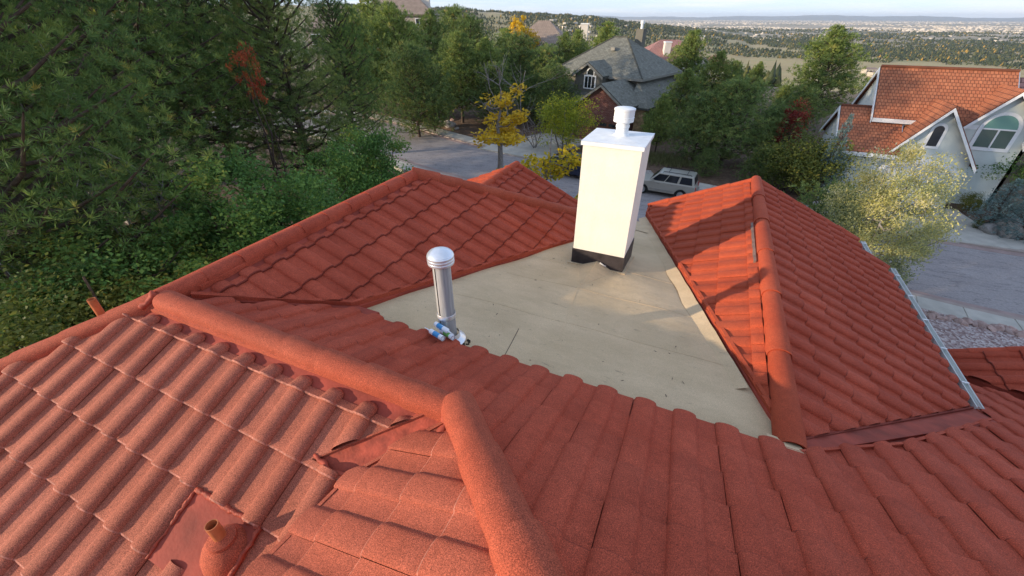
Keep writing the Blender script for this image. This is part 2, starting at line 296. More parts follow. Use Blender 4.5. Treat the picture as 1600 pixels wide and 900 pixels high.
# ------------------------------------------------------------------ mesh helpers
class MB:
    def __init__(s, off=(0, 0, 0)):
        s.v = []; s.f = []; s.m = []; s.uv = []; s.off = Vector(off); s.hasuv = False
    def face(s, pts, mat=0, uv=None):
        i = len(s.v); s.v += [tuple(Vector(p) - s.off) for p in pts]
        s.f.append(list(range(i, i + len(pts)))); s.m.append(mat)
        if uv: s.hasuv = True
        s.uv.append(uv or [(0, 0)] * len(pts))
    def slope(s, pts, mat=0):
        """planar face with uv in metres, y running down the slope"""
        P = [Vector(p) for p in pts]; n = (P[1] - P[0]).cross(P[2] - P[0]).normalized()
        if n.z < 0: n = -n
        d = Vector((n.x, n.y, 0)); d = Vector((0, 0, -1)) if d.length < 1e-4 else (Vector((0, 0, -1)) + n * n.z).normalized()
        a = d.cross(n)
        s.face(P, mat, [(p.dot(a), -p.dot(d)) for p in P])
    def box(s, c, size, mat=0, rz=0.0, M=None):
        x, y, z = [k / 2 for k in size]
        R = M or Matrix.Rotation(rz, 3, 'Z'); c = Vector(c)
        q = [c + R @ Vector((i * x, j * y, k * z)) for k in (-1, 1) for j in (-1, 1) for i in (-1, 1)]
        for f in ((0, 2, 3, 1), (4, 5, 7, 6), (0, 1, 5, 4), (2, 6, 7, 3), (0, 4, 6, 2), (1, 3, 7, 5)):
            P = [q[i] for i in f]; e1 = (P[1] - P[0]).length; e2 = (P[2] - P[1]).length
            n = (P[1] - P[0]).cross(P[2] - P[0])
            if abs(n.z) < 0.5 * n.length:
                a = Vector((-n.y, n.x, 0)).normalized(); s.face(P, mat, [(p.dot(a), p.z) for p in P])
            else: s.face(P, mat)
    def prism(s, poly, z0, z1, mat=0, cap_mat=None):
        """vertical prism over a plan polygon; z0/z1 numbers or functions of (x, y)"""
        f0 = z0 if callable(z0) else (lambda x, y: z0); f1 = z1 if callable(z1) else (lambda x, y: z1)
        A = sum(poly[i][0] * poly[(i + 1) % len(poly)][1] - poly[(i + 1) % len(poly)][0] * poly[i][1] for i in range(len(poly)))
        if A < 0: poly = poly[::-1]
        B = [Vector((x, y, f0(x, y))) for x, y in poly]; T = [Vector((x, y, f1(x, y))) for x, y in poly]
        s.face(T, mat if cap_mat is None else cap_mat, [(p.x, p.y) for p in T]); s.face(B[::-1], mat)
        for i in range(len(poly)):
            j = (i + 1) % len(poly); a = (B[j] - B[i]); a.z = 0
            a = a.normalized() if a.length > 1e-6 else Vector((1, 0, 0))
            P = [B[i], B[j], T[j], T[i]]; s.face(P, mat, [(p.dot(a), p.z) for p in P])
    def extrude(s, poly3, vec, mat=0):
        """flat polygon (3D) pushed along vec"""
        vec = Vector(vec); P = [Vector(p) for p in poly3]; Q = [p + vec for p in P]
        n = (P[1] - P[0]).cross(P[2] - P[0])
        if n.dot(vec) > 0: P, Q = P[::-1], Q[::-1]; 
        nn = (P[1] - P[0]).cross(P[2] - P[0]); a = Vector((-nn.y, nn.x, 0))
        a = a.normalized() if a.length > 1e-6 else Vector((1, 0, 0))
        s.face(P, mat, [(p.dot(a), p.z) for p in P]); s.face(Q[::-1], mat, [(p.dot(a), p.z) for p in Q[::-1]])
        for i in range(len(P)):
            j = (i + 1) % len(P); s.face([P[j], P[i], Q[i], Q[j]], mat)
    def tube(s, pts, rad, n=8, mat=0, cap=True, arc=None):
        pts = [Vector(p) for p in pts]; rings = []
        prev = None
        for i, p in enumerate(pts):
            d = (pts[min(i + 1, len(pts) - 1)] - pts[max(i - 1, 0)]).normalized()
            if prev is None:
                ref = Vector((0, 0, 1)) if abs(d.z) < 0.9 else Vector((1, 0, 0)); a = d.cross(ref).normalized()
            else: a = (prev - d * prev.dot(d)).normalized()
            prev = a; b_ = d.cross(a); r_ = rad[i] if hasattr(rad, '__len__') else rad
            rings.append([p + (a * cos(2 * pi * k / n) + b_ * sin(2 * pi * k / n)) * r_ for k in range(n)])
        i0 = len(s.v)
        for rg in rings: s.v += [tuple(q - s.off) for q in rg]
        for i in range(len(rings) - 1):
            for k in range(n):
                a0 = i0 + i * n + k; a1 = i0 + i * n + (k + 1) % n
                s.f.append([a0, a1, a1 + n, a0 + n]); s.m.append(mat); s.uv.append([(0, 0)] * 4)
        if cap:
            s.f.append([i0 + k for k in range(n)][::-1]); s.m.append(mat); s.uv.append([(0, 0)] * n)
            e = i0 + (len(rings) - 1) * n
            s.f.append([e + k for k in range(n)]); s.m.append(mat); s.uv.append([(0, 0)] * n)
    def lathe(s, c, prof, n=24, mat=0, axis=None):
        """profile of (radius, height) turned about an axis through c"""
        ax = Vector(axis or (0, 0, 1)).normalized(); ref = Vector((1, 0, 0)) if abs(ax.x) < 0.9 else Vector((0, 1, 0))
        a = ax.cross(ref).normalized(); b_ = ax.cross(a); c = Vector(c); i0 = len(s.v)
        for r_, h in prof:
            for k in range(n):
                s.v.append(tuple(c + ax * h + (a * cos(2 * pi * k / n) + b_ * sin(2 * pi * k / n)) * r_ - s.off))
        for i in range(len(prof) - 1):
            for k in range(n):
                a0 = i0 + i * n + k; a1 = i0 + i * n + (k + 1) % n
                s.f.append([a0, a1, a1 + n, a0 + n]); s.m.append(mat); s.uv.append([(0, 0)] * 4)
    def build(s, name, mats, parent=None, smooth=False, weld=False):
        me = bpy.data.meshes.new(name); me.from_pydata(s.v, [], s.f)
        for mt in ([mats] if isinstance(mats, str) else mats): me.materials.append(MATS[mt])
        me.polygons.foreach_set('material_index', s.m)
        if s.hasuv:
            ul = me.uv_layers.new(name='UVMap'); ul.data.foreach_set('uv', [c for u in s.uv for q in u for c in q])
        if weld:
            import bmesh
            bm = bmesh.new(); bm.from_mesh(me); bmesh.ops.remove_doubles(bm, verts=bm.verts, dist=0.0005)
            bmesh.ops.recalc_face_normals(bm, faces=bm.faces); bm.to_mesh(me); bm.free()
        if smooth:
            me.polygons.foreach_set('use_smooth', [True] * len(me.polygons))
            if smooth != True: me.set_sharp_from_angle(angle=radians(smooth))
        me.update()
        return link(name, me, parent)
def link(name, me, parent=None):
    o = bpy.data.objects.new(name, me); COL.objects.link(o)
    if parent: o.parent = parent
    return o
def tag(o, label=None, cat=None, group=None, kind=None):
    for k, v in (('label', label), ('category', cat), ('group', group), ('kind', kind)):
        if v: o[k] = v
    return o
def thing(name, loc, label, cat, group=None, rz=0.0):
    o = bpy.data.objects.new(name, None); o.empty_display_size = 0.3; COL.objects.link(o)
    o.location = loc; o.rotation_euler.z = rz
    return tag(o, label, cat, group)
def copy_tree(o, parent=None):
    c = o.copy(); COL.objects.link(c); c.parent = parent
    for ch in o.children: copy_tree(ch, c)
    return c
def np_mesh(name, V, Fc, mats, tone=None, smooth=False):
    """fast mesh from arrays of vertices and equal-sided faces; tone = one value per vertex"""
    me = bpy.data.meshes.new(name); V = np.asarray(V, np.float32); Fc = np.asarray(Fc, np.int32)
    k = Fc.shape[1]
    me.vertices.add(len(V)); me.vertices.foreach_set('co', V.ravel())
    me.loops.add(Fc.size); me.loops.foreach_set('vertex_index', Fc.ravel())
    me.polygons.add(len(Fc)); me.polygons.foreach_set('loop_start', np.arange(0, Fc.size, k, dtype=np.int32))
    me.polygons.foreach_set('loop_total', np.full(len(Fc), k, np.int32))
    for mt in ([mats] if isinstance(mats, str) else mats): me.materials.append(MATS[mt])
    if tone is not None:
        a = me.attributes.new('tone', 'FLOAT', 'POINT'); a.data.foreach_set('value', np.asarray(tone, np.float32))
    if smooth: me.polygons.foreach_set('use_smooth', np.ones(len(Fc), bool))
    me.update(calc_edges=True); me.validate()
    return me
def sstep(a, b, x):
    t_ = np.clip((x - a) / (b - a), 0, 1); return t_ * t_ * (3 - 2 * t_)

# ------------------------------------------------------------------ terrain
CENTER = [(75, 30.0), (45, 28.8), (30, 28.0), (16.5, 27.4), (8, 28.8), (0, 30.4), (-10, 32.3), (-21, 34.7), (-30, 37.8), (-39, 41.0), (-48, 41.8), (-57, 37.5), (-66, 30), (-80, 17), (-95, 3)]
def catmull(P, n=10):
    out = []; P = [Vector(p) for p in P]
    for i in range(len(P) - 1):
        a, b_, c, d = P[max(i - 1, 0)], P[i], P[i + 1], P[min(i + 2, len(P) - 1)]
        for k in range(n):
            t_ = k / n
            out.append(0.5 * ((2 * b_) + (c - a) * t_ + (2 * a - 5 * b_ + 4 * c - d) * t_ ** 2 + (3 * b_ - a - 3 * c + d) * t_ ** 3))
    return out + [P[-1]]
ROAD = catmull(CENTER, 8)
RP = np.array([(p.x, p.y) for p in ROAD])
HW = 4.3
def road_dist(x, y):
    x = np.atleast_1d(np.asarray(x, float)); y = np.atleast_1d(np.asarray(y, float)); best = np.full(x.shape, 1e9)
    near = np.hypot(x, y) < 140
    xs, ys = x[near], y[near]; bb = np.full(xs.shape, 1e9)
    for i in range(len(RP) - 1):
        a, d = RP[i], RP[i + 1] - RP[i]
        t_ = np.clip(((xs - a[0]) * d[0] + (ys - a[1]) * d[1]) / (d @ d), 0, 1)
        bb = np.minimum(bb, np.hypot(xs - a[0] - t_ * d[0], ys - a[1] - t_ * d[1]))
    best[near] = bb
    return best
def terr(x, y):
    x = np.atleast_1d(np.asarray(x, float)); y = np.atleast_1d(np.asarray(y, float))
    D = np.hypot(x, y)
    az = np.degrees(np.arctan2(x * cos(ALPHA) + y * sin(ALPHA), -x * sin(ALPHA) + y * cos(ALPHA)))
    rd = road_dist(x, y)
    h = 0.12 + 0.5 * sstep(8, 22, rd) * (D < 90)
    h = h + 0.08 * np.sin(x * 0.9 + 1) * np.cos(y * 0.8) * sstep(7, 10, rd) * (D < 120)
    left = sstep(-4, -30, az)
    h = np.where(D > 62, h - 84 * (1 - 0.8 * left) * sstep(66, 620, D), h)
    top = np.interp(az, [-60, -8, -3, 2.2, 5.9, 9.6, 14.5, 20, 27], [70, 39, 33, 21, 12, 2, -26, -50, -84])
    top = top + 2.2 * np.sin(az * 2.3) + 1.2 * np.sin(az * 7.1)
    h = h + np.clip(top - h, 0, None) * sstep(1000, 2300, D) * (1 - sstep(3300, 4800, D)) * (D > 900)
    h = h + (D > 900) * 5 * np.sin(x * 0.004 + 2) * np.cos(y * 0.0031) * sstep(900, 2500, D)
    hills = 150 + 45 * np.sin(az * 0.21 + 1) + 22 * np.sin(az * 0.83) + 10 * np.sin(az * 2.9)
    h = h + hills * sstep(27000, 33000, D)
    # keep the ground under the road, the walks and the drives
    h = np.where(rd < 6.4, -0.35, np.where(rd < 7.2, -0.35 + (h + 0.35) * (rd - 6.4) / 0.8, h))
    for (x0, x1, y0, y1) in ((12.0, 18.3, 31, 38.3), (-20.0, -11.5, 36, 47)):
        dd = np.maximum(np.maximum(x0 - x, x - x1), np.maximum(y0 - y, y - y1)); w_ = sstep(0.0, 0.9, dd)
        h = h * w_ + np.minimum(h, 0.0) * (1 - w_)
    return h
def gz(x, y): return float(terr(x, y)[0])
rings = np.concatenate([np.arange(1.0, 75, 0.62), np.geomspace(76, 46000, 120)])
NA = 520
th = np.linspace(0, 2 * pi, NA, endpoint=False)
gx = rings[:, None] * np.sin(th)[None]; gy = rings[:, None] * np.cos(th)[None]
V = np.stack([gx.ravel(), gy.ravel(), terr(gx.ravel(), gy.ravel())], 1)
ii, jj = np.meshgrid(np.arange(len(rings) - 1), np.arange(NA), indexing='ij')
a0 = ii * NA + jj; a1 = ii * NA + (jj + 1) % NA
ground = link('ground', np_mesh('ground', V, np.stack([a0, a0 + NA, a1 + NA, a1], -1).reshape(-1, 4)[:, ::-1], 'ground', smooth=True))
tag(ground, kind='structure')

def offset_pt(i, d):
    a = ROAD[max(i - 1, 0)]; c = ROAD[min(i + 1, len(ROAD) - 1)]; t_ = (c - a).normalized()
    return Vector((ROAD[i].x + t_.y * d, ROAD[i].y - t_.x * d))       # d > 0: far side (the road runs towards -x)
def ribbon(name, d0, d1, z, mat, depth=0.5, rng=None):
    mb = MB(); rng = rng or range(len(ROAD) - 1); dist = 0
    for i in rng:
        q = [offset_pt(i, d0), offset_pt(i + 1, d0), offset_pt(i + 1, d1), offset_pt(i, d1)]
        T = [Vector((p.x, p.y, z)) for p in q]; B = [Vector((p.x, p.y, z - depth)) for p in q]
        mb.face(T); mb.face([T[0], T[1], B[1], B[0]][::-1]); mb.face([T[2], T[3], B[3], B[2]][::-1])
    o = mb.build(name, mat, weld=True); tag(o, kind='structure'); return o
ribbon('road', -HW + 0.5, HW - 0.5, 0.0, 'asphalt')
ribbon('road_gutter', HW - 0.5, HW, 0.012, 'gutter_pan'); ribbon('road_gutter', -HW, -HW + 0.5, 0.012, 'gutter_pan')
ribbon('kerb', HW, HW + 0.35, 0.10, 'concrete_pinkish'); ribbon('kerb', -HW - 0.3, -HW, 0.10, 'concrete_pinkish')
def walk(name, sgn, d0, d1, mat):
    root = MB()
    o = ribbon(name, sgn * d0, sgn * d1, 0.085, mat)
    # slabs of the walk, one by one
    L_ = 0.0; seg = []
    for i in range(len(ROAD) - 1): seg.append((L_, i)); L_ += (ROAD[i + 1] - ROAD[i]).length
    def at(s, d):
        for k in range(len(seg) - 1, -1, -1):
            if s >= seg[k][0]: break
        i = seg[k][1]; ln_ = (ROAD[i + 1] - ROAD[i]).length; f = min(1, (s - seg[k][0]) / ln_)
        return offset_pt(i, d).lerp(offset_pt(i + 1, d), f)
    s = 30.0
    while s < 150:
        mb = MB(); q = [at(s + 0.02, sgn * d0), at(s + 1.48, sgn * d0), at(s + 1.48, sgn * d1), at(s + 0.02, sgn * d1)]
        if sgn < 0: q = q[::-1]
        mb.prism([(p.x, p.y) for p in q], 0.05, 0.115 + random.uniform(-.004, .004)); mb.build('slab', mat, o); s += 1.5
walk('sidewalk', 1, HW + 0.36, HW + 1.9, 'concrete')
walk('sidewalk', -1, HW + 0.31, HW + 1.6, 'concrete')
def sheet(name, poly, z, mat, depth=0.4, panel=None):
    mb = MB(); mb.prism(poly, z - depth, z); o = mb.build(name, mat); tag(o, kind='structure'); return o
drv = sheet('driveway', [(12.4, 31.6), (18.4, 31.9), (17.4, 38.0), (12.2, 38.0)], 0.13, 'concrete')
for k in range(3):
    for j in range(2):
        y0 = 31.9 + k * 2.05; x0 = 12.45 + j * 2.55
        mb = MB(); mb.prism([(x0, y0), (x0 + 2.5, y0), (x0 + 2.5, y0 + 2.0), (x0, y0 + 2.0)], 0.1, 0.145); mb.build('slab', 'concrete', drv)
drv2 = sheet('driveway', [(-21, 38.4), (-14.2, 37.2), (-11.0, 46.6), (-17.5, 47.6)], 0.13, 'concrete')
# gravel yard between the house and the near walk
yard = []
for i in range(16, 36):
    p = offset_pt(i, -HW - 1.75); yard.append((p.x, p.y))
yard = [p for p in yard if 5 < p[0] < 32]
yo = [(p[0], p[1] - 0.01) for p in yard]
mb = MB()
for i in range(len(yo) - 1):
    for k in range(8):
        ya, yb = [(p[1] - 14 * k / 8, p[1] - 14 * (k + 1) / 8) for p in (yo[i], yo[i + 1])]
        q = [(yo[i][0], ya[0]), (yo[i + 1][0], yb[0]), (yo[i + 1][0], yb[1]), (yo[i][0], ya[1])]
        z_ = [(0.12 + 0.55 * k / 8) + 0.12, 0.12 + 0.55 * (k + 1) / 8 + 0.12]
        mb.face([(*q[0], z_[0]), (*q[1], z_[0]), (*q[2], z_[1]), (*q[3], z_[1])])
g_ = mb.build('gravel_bed', 'pink_gravel', weld=True); tag(g_, kind='structure')

# ------------------------------------------------------------------ the red house
HO = Vector((0, 5, 0))
house = thing('tiled_house', HO, 'red barrel-tiled house roof with flat tan deck filling the foreground', 'house')
T = 0.45; SL = sqrt(1 + T * T)
UR, WA, W1 = 1.58, -4.38, -1.10
ZR = H - 1.55 - T * UR
UD = 2.62
ZRR, WR = H - 2.8, 1.16
P = 0.312
def zS(x, y): return H - 1.55 - T * y
def zL(x, y): return ZR - T * (UR - y)
def zM(x, y): return ZR + T * (x - W1)
def zL2(x, y): return ZR - T * (x - WA)
def zRR(x, y): return ZRR - T * (x - WR)
def zRL(x, y): return ZRR - T * (WR - x)
def zD(x, y): return H - 2.84 - 0.15 * (y - 2.69)
G3W, G3Z = -4.02, H - 3.0
def zG3R(x, y): return G3Z - T * (x - G3W)
def zG3L(x, y): return G3Z + T * (x - G3W)
def zG4(x, y): return H - 4.79 + T * (x - 4.45)
def zB(x, y): return ZR - 0.563 * (y - 5.65)

BW = 0.178
def prof_pts(BH, BW, n=8):
    q = []
    for k in range(n + 1):
        a = pi * k / n; q.append((BW / 2 - BW / 2 * cos(a), BH * sin(a) ** 0.75))
    q += [(BW + 0.012, -0.004), (P - 0.008, -0.004), (P, 0.0)]
    return q
LIFT, LIP, OVER = 0.027, 0.024, 0.05
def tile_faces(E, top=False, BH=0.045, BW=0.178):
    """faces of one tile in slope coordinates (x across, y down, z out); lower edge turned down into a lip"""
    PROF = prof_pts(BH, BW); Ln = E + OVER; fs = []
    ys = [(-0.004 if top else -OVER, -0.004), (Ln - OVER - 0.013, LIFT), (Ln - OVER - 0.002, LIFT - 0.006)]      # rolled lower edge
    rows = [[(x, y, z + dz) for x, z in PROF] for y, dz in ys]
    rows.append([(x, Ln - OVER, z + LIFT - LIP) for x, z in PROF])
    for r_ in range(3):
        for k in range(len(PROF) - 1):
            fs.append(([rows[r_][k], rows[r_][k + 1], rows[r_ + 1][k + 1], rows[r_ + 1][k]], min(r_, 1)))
    if top:      # closed, domed upper end of the barrel
        A0 = rows[0]; k9 = 9
        prev = A0
        for sx_, yy, sz_ in ((0.97, -0.022, 0.88), (0.86, -0.042, 0.62), (0.6, -0.056, 0.28), (0.25, -0.062, 0.0)):
            cur = [(BW / 2 + (x - BW / 2) * sx_, yy, -0.004 + z * sz_) for x, z in PROF[:k9]]
            for k in range(k9 - 1): fs.append(([cur[k], cur[k + 1], prev[k + 1], prev[k]], 0))
            prev = cur
    return fs
def clip_poly(pts, poly, plan):
    """Sutherland-Hodgman of a 3D face against a convex plan polygon"""
    out = pts
    for i in range(len(poly)):
        (ax, ay), (bx, by) = poly[i], poly[(i + 1) % len(poly)]
        side = lambda p: (bx - ax) * (plan(p)[1] - ay) - (by - ay) * (plan(p)[0] - ax)
        src, out = out, []
        for k in range(len(src)):
            c, d = src[k], src[(k + 1) % len(src)]; sc_, sd = side(c), side(d)
            if sc_ >= 0: out.append(c)
            if (sc_ >= 0) != (sd >= 0):
                f = sc_ / (sc_ - sd); out.append(tuple(c[q] + (d[q] - c[q]) * f for q in range(3)))
        if len(out) < 3: return []
    return out
def ccw(p):
    A = sum(p[i][0] * p[(i + 1) % len(p)][1] - p[(i + 1) % len(p)][0] * p[i][1] for i in range(len(p)))
    return p if A > 0 else p[::-1]
def inside(poly, x, y, eps=1e-6):
    return all((poly[(i + 1) % len(poly)][0] - poly[i][0]) * (y - poly[i][1]) - (poly[(i + 1) % len(poly)][1] - poly[i][1]) * (x - poly[i][0]) >= -eps for i in range(len(poly)))
TILES = []   # (screen size, slope object, matrix, faces or mesh key, mats)
MESHC = {}
def slope_tiles(name, zf, down, O, E, phase, pieces, mats, courses, top_course=None, jit=1.0, base=None, lift=0.0, BH=0.045, BW=0.178, hole=None, top_len=0.10):
    """one roof slope: underlay sheet (the part) and its tiles (sub-parts)"""
    d = Vector((down[0], down[1], -T)).normalized(); n = Vector((down[0] * T, down[1] * T, 1)).normalized(); a = d.cross(n)
    O = Vector(O); O.z = zf(O.x, O.y) + lift
    pieces = [ccw(p) for p in pieces]
    ub = MB(HO)
    for p in (base or pieces):
        p = ccw(p); ub.prism(p, lambda x, y: zf(x, y) - 0.10, lambda x, y: zf(x, y) - 0.012 + lift * 0.5)
    so_ = ub.build('roof_slope', 'red_flashing', house); tag(so_, name)
    lx = [((Vector((x, y, 0)) - Vector((O.x, O.y, 0))).dot(Vector((a.x, a.y, 0)))) for p in pieces for x, y in p]
    j0, j1 = int((min(lx) - phase) // P) - 1, int((max(lx) - phase) // P) + 1
    El = E * SL; plan = None
    for ci in range(courses[0], courses[1]):
        top = (ci == top_course); E_ = El
        for j in range(j0, j1 + 1):
            M = Matrix((a, d, n)).transposed().to_4x4()
            jx, jz, jr = random.uniform(-.002, .002) * jit, random.uniform(-.0025, .0035) * jit, random.uniform(-.004, .004) * jit
            M.translation = O + a * (phase + j * P + jx) + d * (ci * El) + n * jz
            M = M @ Matrix.Rotation(jr, 4, 'Z')
            def plan(p, M=M): return (M[0][0] * p[0] + M[0][1] * p[1] + M[0][3], M[1][0] * p[0] + M[1][1] * p[1] + M[1][3])
            y0 = E_ - 0.13 if top else -OVER
            fs = tile_faces(top_len - OVER + OVER, True, BH, BW) if top else tile_faces(El, False, BH, BW)
            if top: fs = [([(p[0], p[1] + El - top_len, p[2]) for p in f], mi) for f, mi in fs]; ymin = El - 0.25
            else: ymin = 0
            corners = [plan((x, y)) for x in (0, P) for y in (ymin, El + 0.0)]
            full = any(all(inside(pc, *c) for c in corners) for pc in pieces)
            ctr = M @ Vector((P / 2, El * 0.6, 0)); key = (round(El, 4), top, tuple(mats), BH, BW)
            if hole and hole[0] < ctr.x < hole[1] and hole[2] < ctr.y < hole[3]: continue
            res_ = None
            if not full:
                res_ = []
                for pc in pieces:
                    for f, mi in fs:
                        q = clip_poly(f, pc, plan)
                        if q: res_.append((q, mi))
                if not res_: continue
            v = ctr - Vector((0, 0, H)); dep = v.dot(Fv)
            if dep < 0.4: size = 0.0
            else:
                px = 800 + FPX * v.dot(Rv) / dep; py = 450 - FPX * v.dot(Uv) / dep
                size = (abs(v.normalized().dot(n)) / (v.length ** 2)) if (-60 < px < 1660 and -60 < py < 960) else 0.0
                if res_: size *= min(1, sum(1 for _ in res_) / len(fs))
            TILES.append((size, so_, M, key, fs, res_, mats))
    return so_
def flush_tiles(limit=296):
    TILES.sort(key=lambda t_: -t_[0]); rest = {}
    for i, (size, so_, M, key, fs, res_, mats) in enumerate(TILES):
        if i < limit and size > 0:
            if res_ is None:
                if key not in MESHC: MESHC[key] = tile_mesh(fs, mats)
                me = MESHC[key]
            else: me = tile_mesh(res_, mats)
            o = link('tile', me, so_); ML = M.copy(); ML.translation = M.translation - HO; o.matrix_local = ML
        else:
            mb = rest.setdefault(so_.name, (MB(HO), so_, mats))[0]
            for f, mi in (res_ if res_ is not None else fs): mb.face([M @ Vector(p) for p in f], min(mi, len(mats) - 1))
    for mb, so_, mats in rest.values():
        o = mb.build('tile_field', list(mats), so_, smooth=50, weld=True); tag(o, kind='stuff')
def tile_mesh(fs, mats):
    mb = MB()
    for f, mi in fs: mb.face(f, min(mi, len(mats) - 1))
    o = mb.build('tile', list(mats), None, smooth=50, weld=True); me = o.data; bpy.data.objects.remove(o); return me

FB, FF = -1.6, 0
# S: slope falling away from the viewer to the deck
pS1 = [(-4.38 + 0.10, UR + 0.10), (-1.1, UR + 0.10), (-1.1, UD), (-4.38 + 0.16 + (UD - UR), UD)]
pS2 = [(W1, UD), (W1, 1.66), (0.56 - FB, FB), (2.17, FB), (2.17, UD)]
pS3 = [(WR + 0.0, UD), (2.17, UD), (2.17, UD + 0.82)]
pS4 = [(2.17, FB), (3.72, FB), (3.72, 5.10), (2.17, UD + 0.82)]
pS5 = [(3.72, FB), (7.5, FB), (7.5, 4.0), (4.45, 7.05), (3.72, 7.05)]
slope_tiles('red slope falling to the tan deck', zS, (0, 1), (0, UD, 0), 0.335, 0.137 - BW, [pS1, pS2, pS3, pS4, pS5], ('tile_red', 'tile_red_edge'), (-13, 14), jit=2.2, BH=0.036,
            base=[[(-4.38, UR), (W1, UR), (W1, UD + 0.06), (-3.3, UD + 0.06)], [(W1, UR), (0.48 - FB, FB), (7.6, FB), (7.6, UD + .06), (W1, UD + .06)], [(WR, UD + .06), (7.6, UD + .06), (7.6, 4.1), (4.45, 7.25), (3.3, 7.25), (3.1, 5.4)]])
# L: slope falling towards the viewer, left
pLa = [(-4.38 - (UR - 1.0) + 0.08, 1.0), (-4.38 - 0.12, UR - 0.03), (-1.30, UR - 0.06), (-1.93, 1.0)]
pLb = [(-4.38 - (UR - FB) + 0.08, FB), (-4.38 - (UR - 1.0) + 0.08, 1.0), (-1.62, 1.0), (-1.62, FB)]
slope_tiles('faded pinkish slope of large barrel tiles', zL, (0, -1), (-3.0, UR + 0.125, 0), 0.375, -0.075, [pLa, pLb], ('tile_faded', 'worn_edge'), (-0, 10), top_course=0, top_len=0.06, BH=0.054, BW=0.146, hole=(-2.50, -1.95, 0.2, 0.62),
            base=[[(-4.38, UR), (W1, UR), (-1.30, FB), (-4.38 - (UR - FB), FB)]])
# M: small slope left of the near hip
pM = [(-1.16, 1.52), (-1.60, 1.0), (-1.70, 0.4), (-1.70, FB), (0.40 - FB, FB)]
slope_tiles('small faded slope between valley and hip', zM, (-1, 0), (-1.07, 1.07, 0), 0.36, -BW - 3 * P, [pM], ('tile_mid', 'worn_edge'), (-8, 2), BH=0.024)
# L2: left wing, slope facing right
LOWA, LOWB = (-3.30, 2.74), (-1.72, 6.85)
pL2 = [(WA + 0.10, UR + 0.16), (-3.26, 2.76), LOWB, (-2.02, 7.50), (WA + 0.03, 5.58)]
slope_tiles('left wing slope facing the deck', zL2, (1, 0), (-4.12, 2.334, 0), 0.388, -BW / 2, [pL2], ('tile_red', 'tile_red_edge'), (-1, 8), top_course=-1,
            base=[[(WA, UR), (-3.24, 2.70), (-1.68, 6.86), (-2.0, 7.6), (WA, 5.70)]])
# R right and left of its ridge
RFAR = 9.62
pRR = [(WR + 0.08, 2.86), (3.66, 5.28), (3.66, 9.0), (3.24, 9.0), (3.24, RFAR), (WR + 0.08, RFAR)]
pRR1 = [(WR + 0.08, 2.86), (3.66, 5.36), (3.66, 9.0), (WR + 0.08, 9.0)]; pRR2 = [(WR + 0.08, 9.0), (3.24, 9.0), (3.24, RFAR), (WR + 0.08, RFAR)]
slope_tiles('right wing slope facing the street', zRR, (1, 0), (1.542, 3.467, 0), 0.334, 0.02, [pRR1, pRR2], ('tile_red', 'tile_red_edge'), (-3, 9),
            base=[[(WR, 2.78), (3.64, 5.26), (3.64, 8.98), (WR, 8.98)], [(WR, 8.98), (3.22, 8.98), (3.22, RFAR - .04), (WR, RFAR - .04)]])
pRL = [(WR - 0.10, 3.08), (WR - 0.10, RFAR), (-0.82, RFAR), (-0.82, 9.15)]
slope_tiles('sunlit fresh orange-red slope beside the deck', zRL, (-1, 0), (0.95, 7.78, 0), 0.334, 0.0, [pRL], ('tile_fresh',), (-3, 8), BH=0.026,
            base=[[(WR, 2.80), (WR, RFAR - .04), (-0.80, RFAR - .04), (-0.80, 9.1), (1.04, 3.10)]])
# G3: gable beyond the left wing; G4: low roof at the right edge; B: far slope of the left wing
pG3 = [(G3W + 0.05, 6.6), (-1.0, 6.6), (-1.0, 9.15), (G3W + 0.05, 9.15)]
slope_tiles('far gable slope beyond the left wing', zG3R, (1, 0), (G3W + 0.2, 8, 0), 0.36, 0.0, [pG3], ('tile_red', 'tile_red_edge'), (-1, 9))
slope_tiles('hidden slope of the far gable', zG3L, (-1, 0), (G3W - 0.2, 8, 0), 0.36, 0.0, [[(G3W - 0.05, 6.6), (G3W - 0.05, 9.15), (-5.6, 9.15), (-5.6, 6.6)]], ('tile_fresh',), (-1, 5))
pG4 = [(4.50, 7.30), (7.6, 4.2), (7.6, 7.75), (4.50, 7.75)]
slope_tiles('low roof at the right edge', zG4, (-1, 0), (6.0, 7.0, 0), 0.36, 0.0, [pG4], ('tile_red', 'tile_red_edge'), (-5, 6))
ub = MB(HO); ub.prism([(WA, 5.62), (-2.0, 7.52), (-2.0, 8.1), (-6.6, 8.1)], lambda x, y: zB(x, y) - 0.1, zB); o = ub.build('roof_slope', 'tile_red', house)
ub = MB(HO); ub.prism([(WA, UR), (WA, 5.62), (-6.8, 8.04), (-6.8, -0.84)], lambda x, y: ZR + T * (x - WA) - 0.1, lambda x, y: ZR + T * (x - WA) + .01); o = ub.build('roof_slope', 'tile_red', house)
flush_tiles()

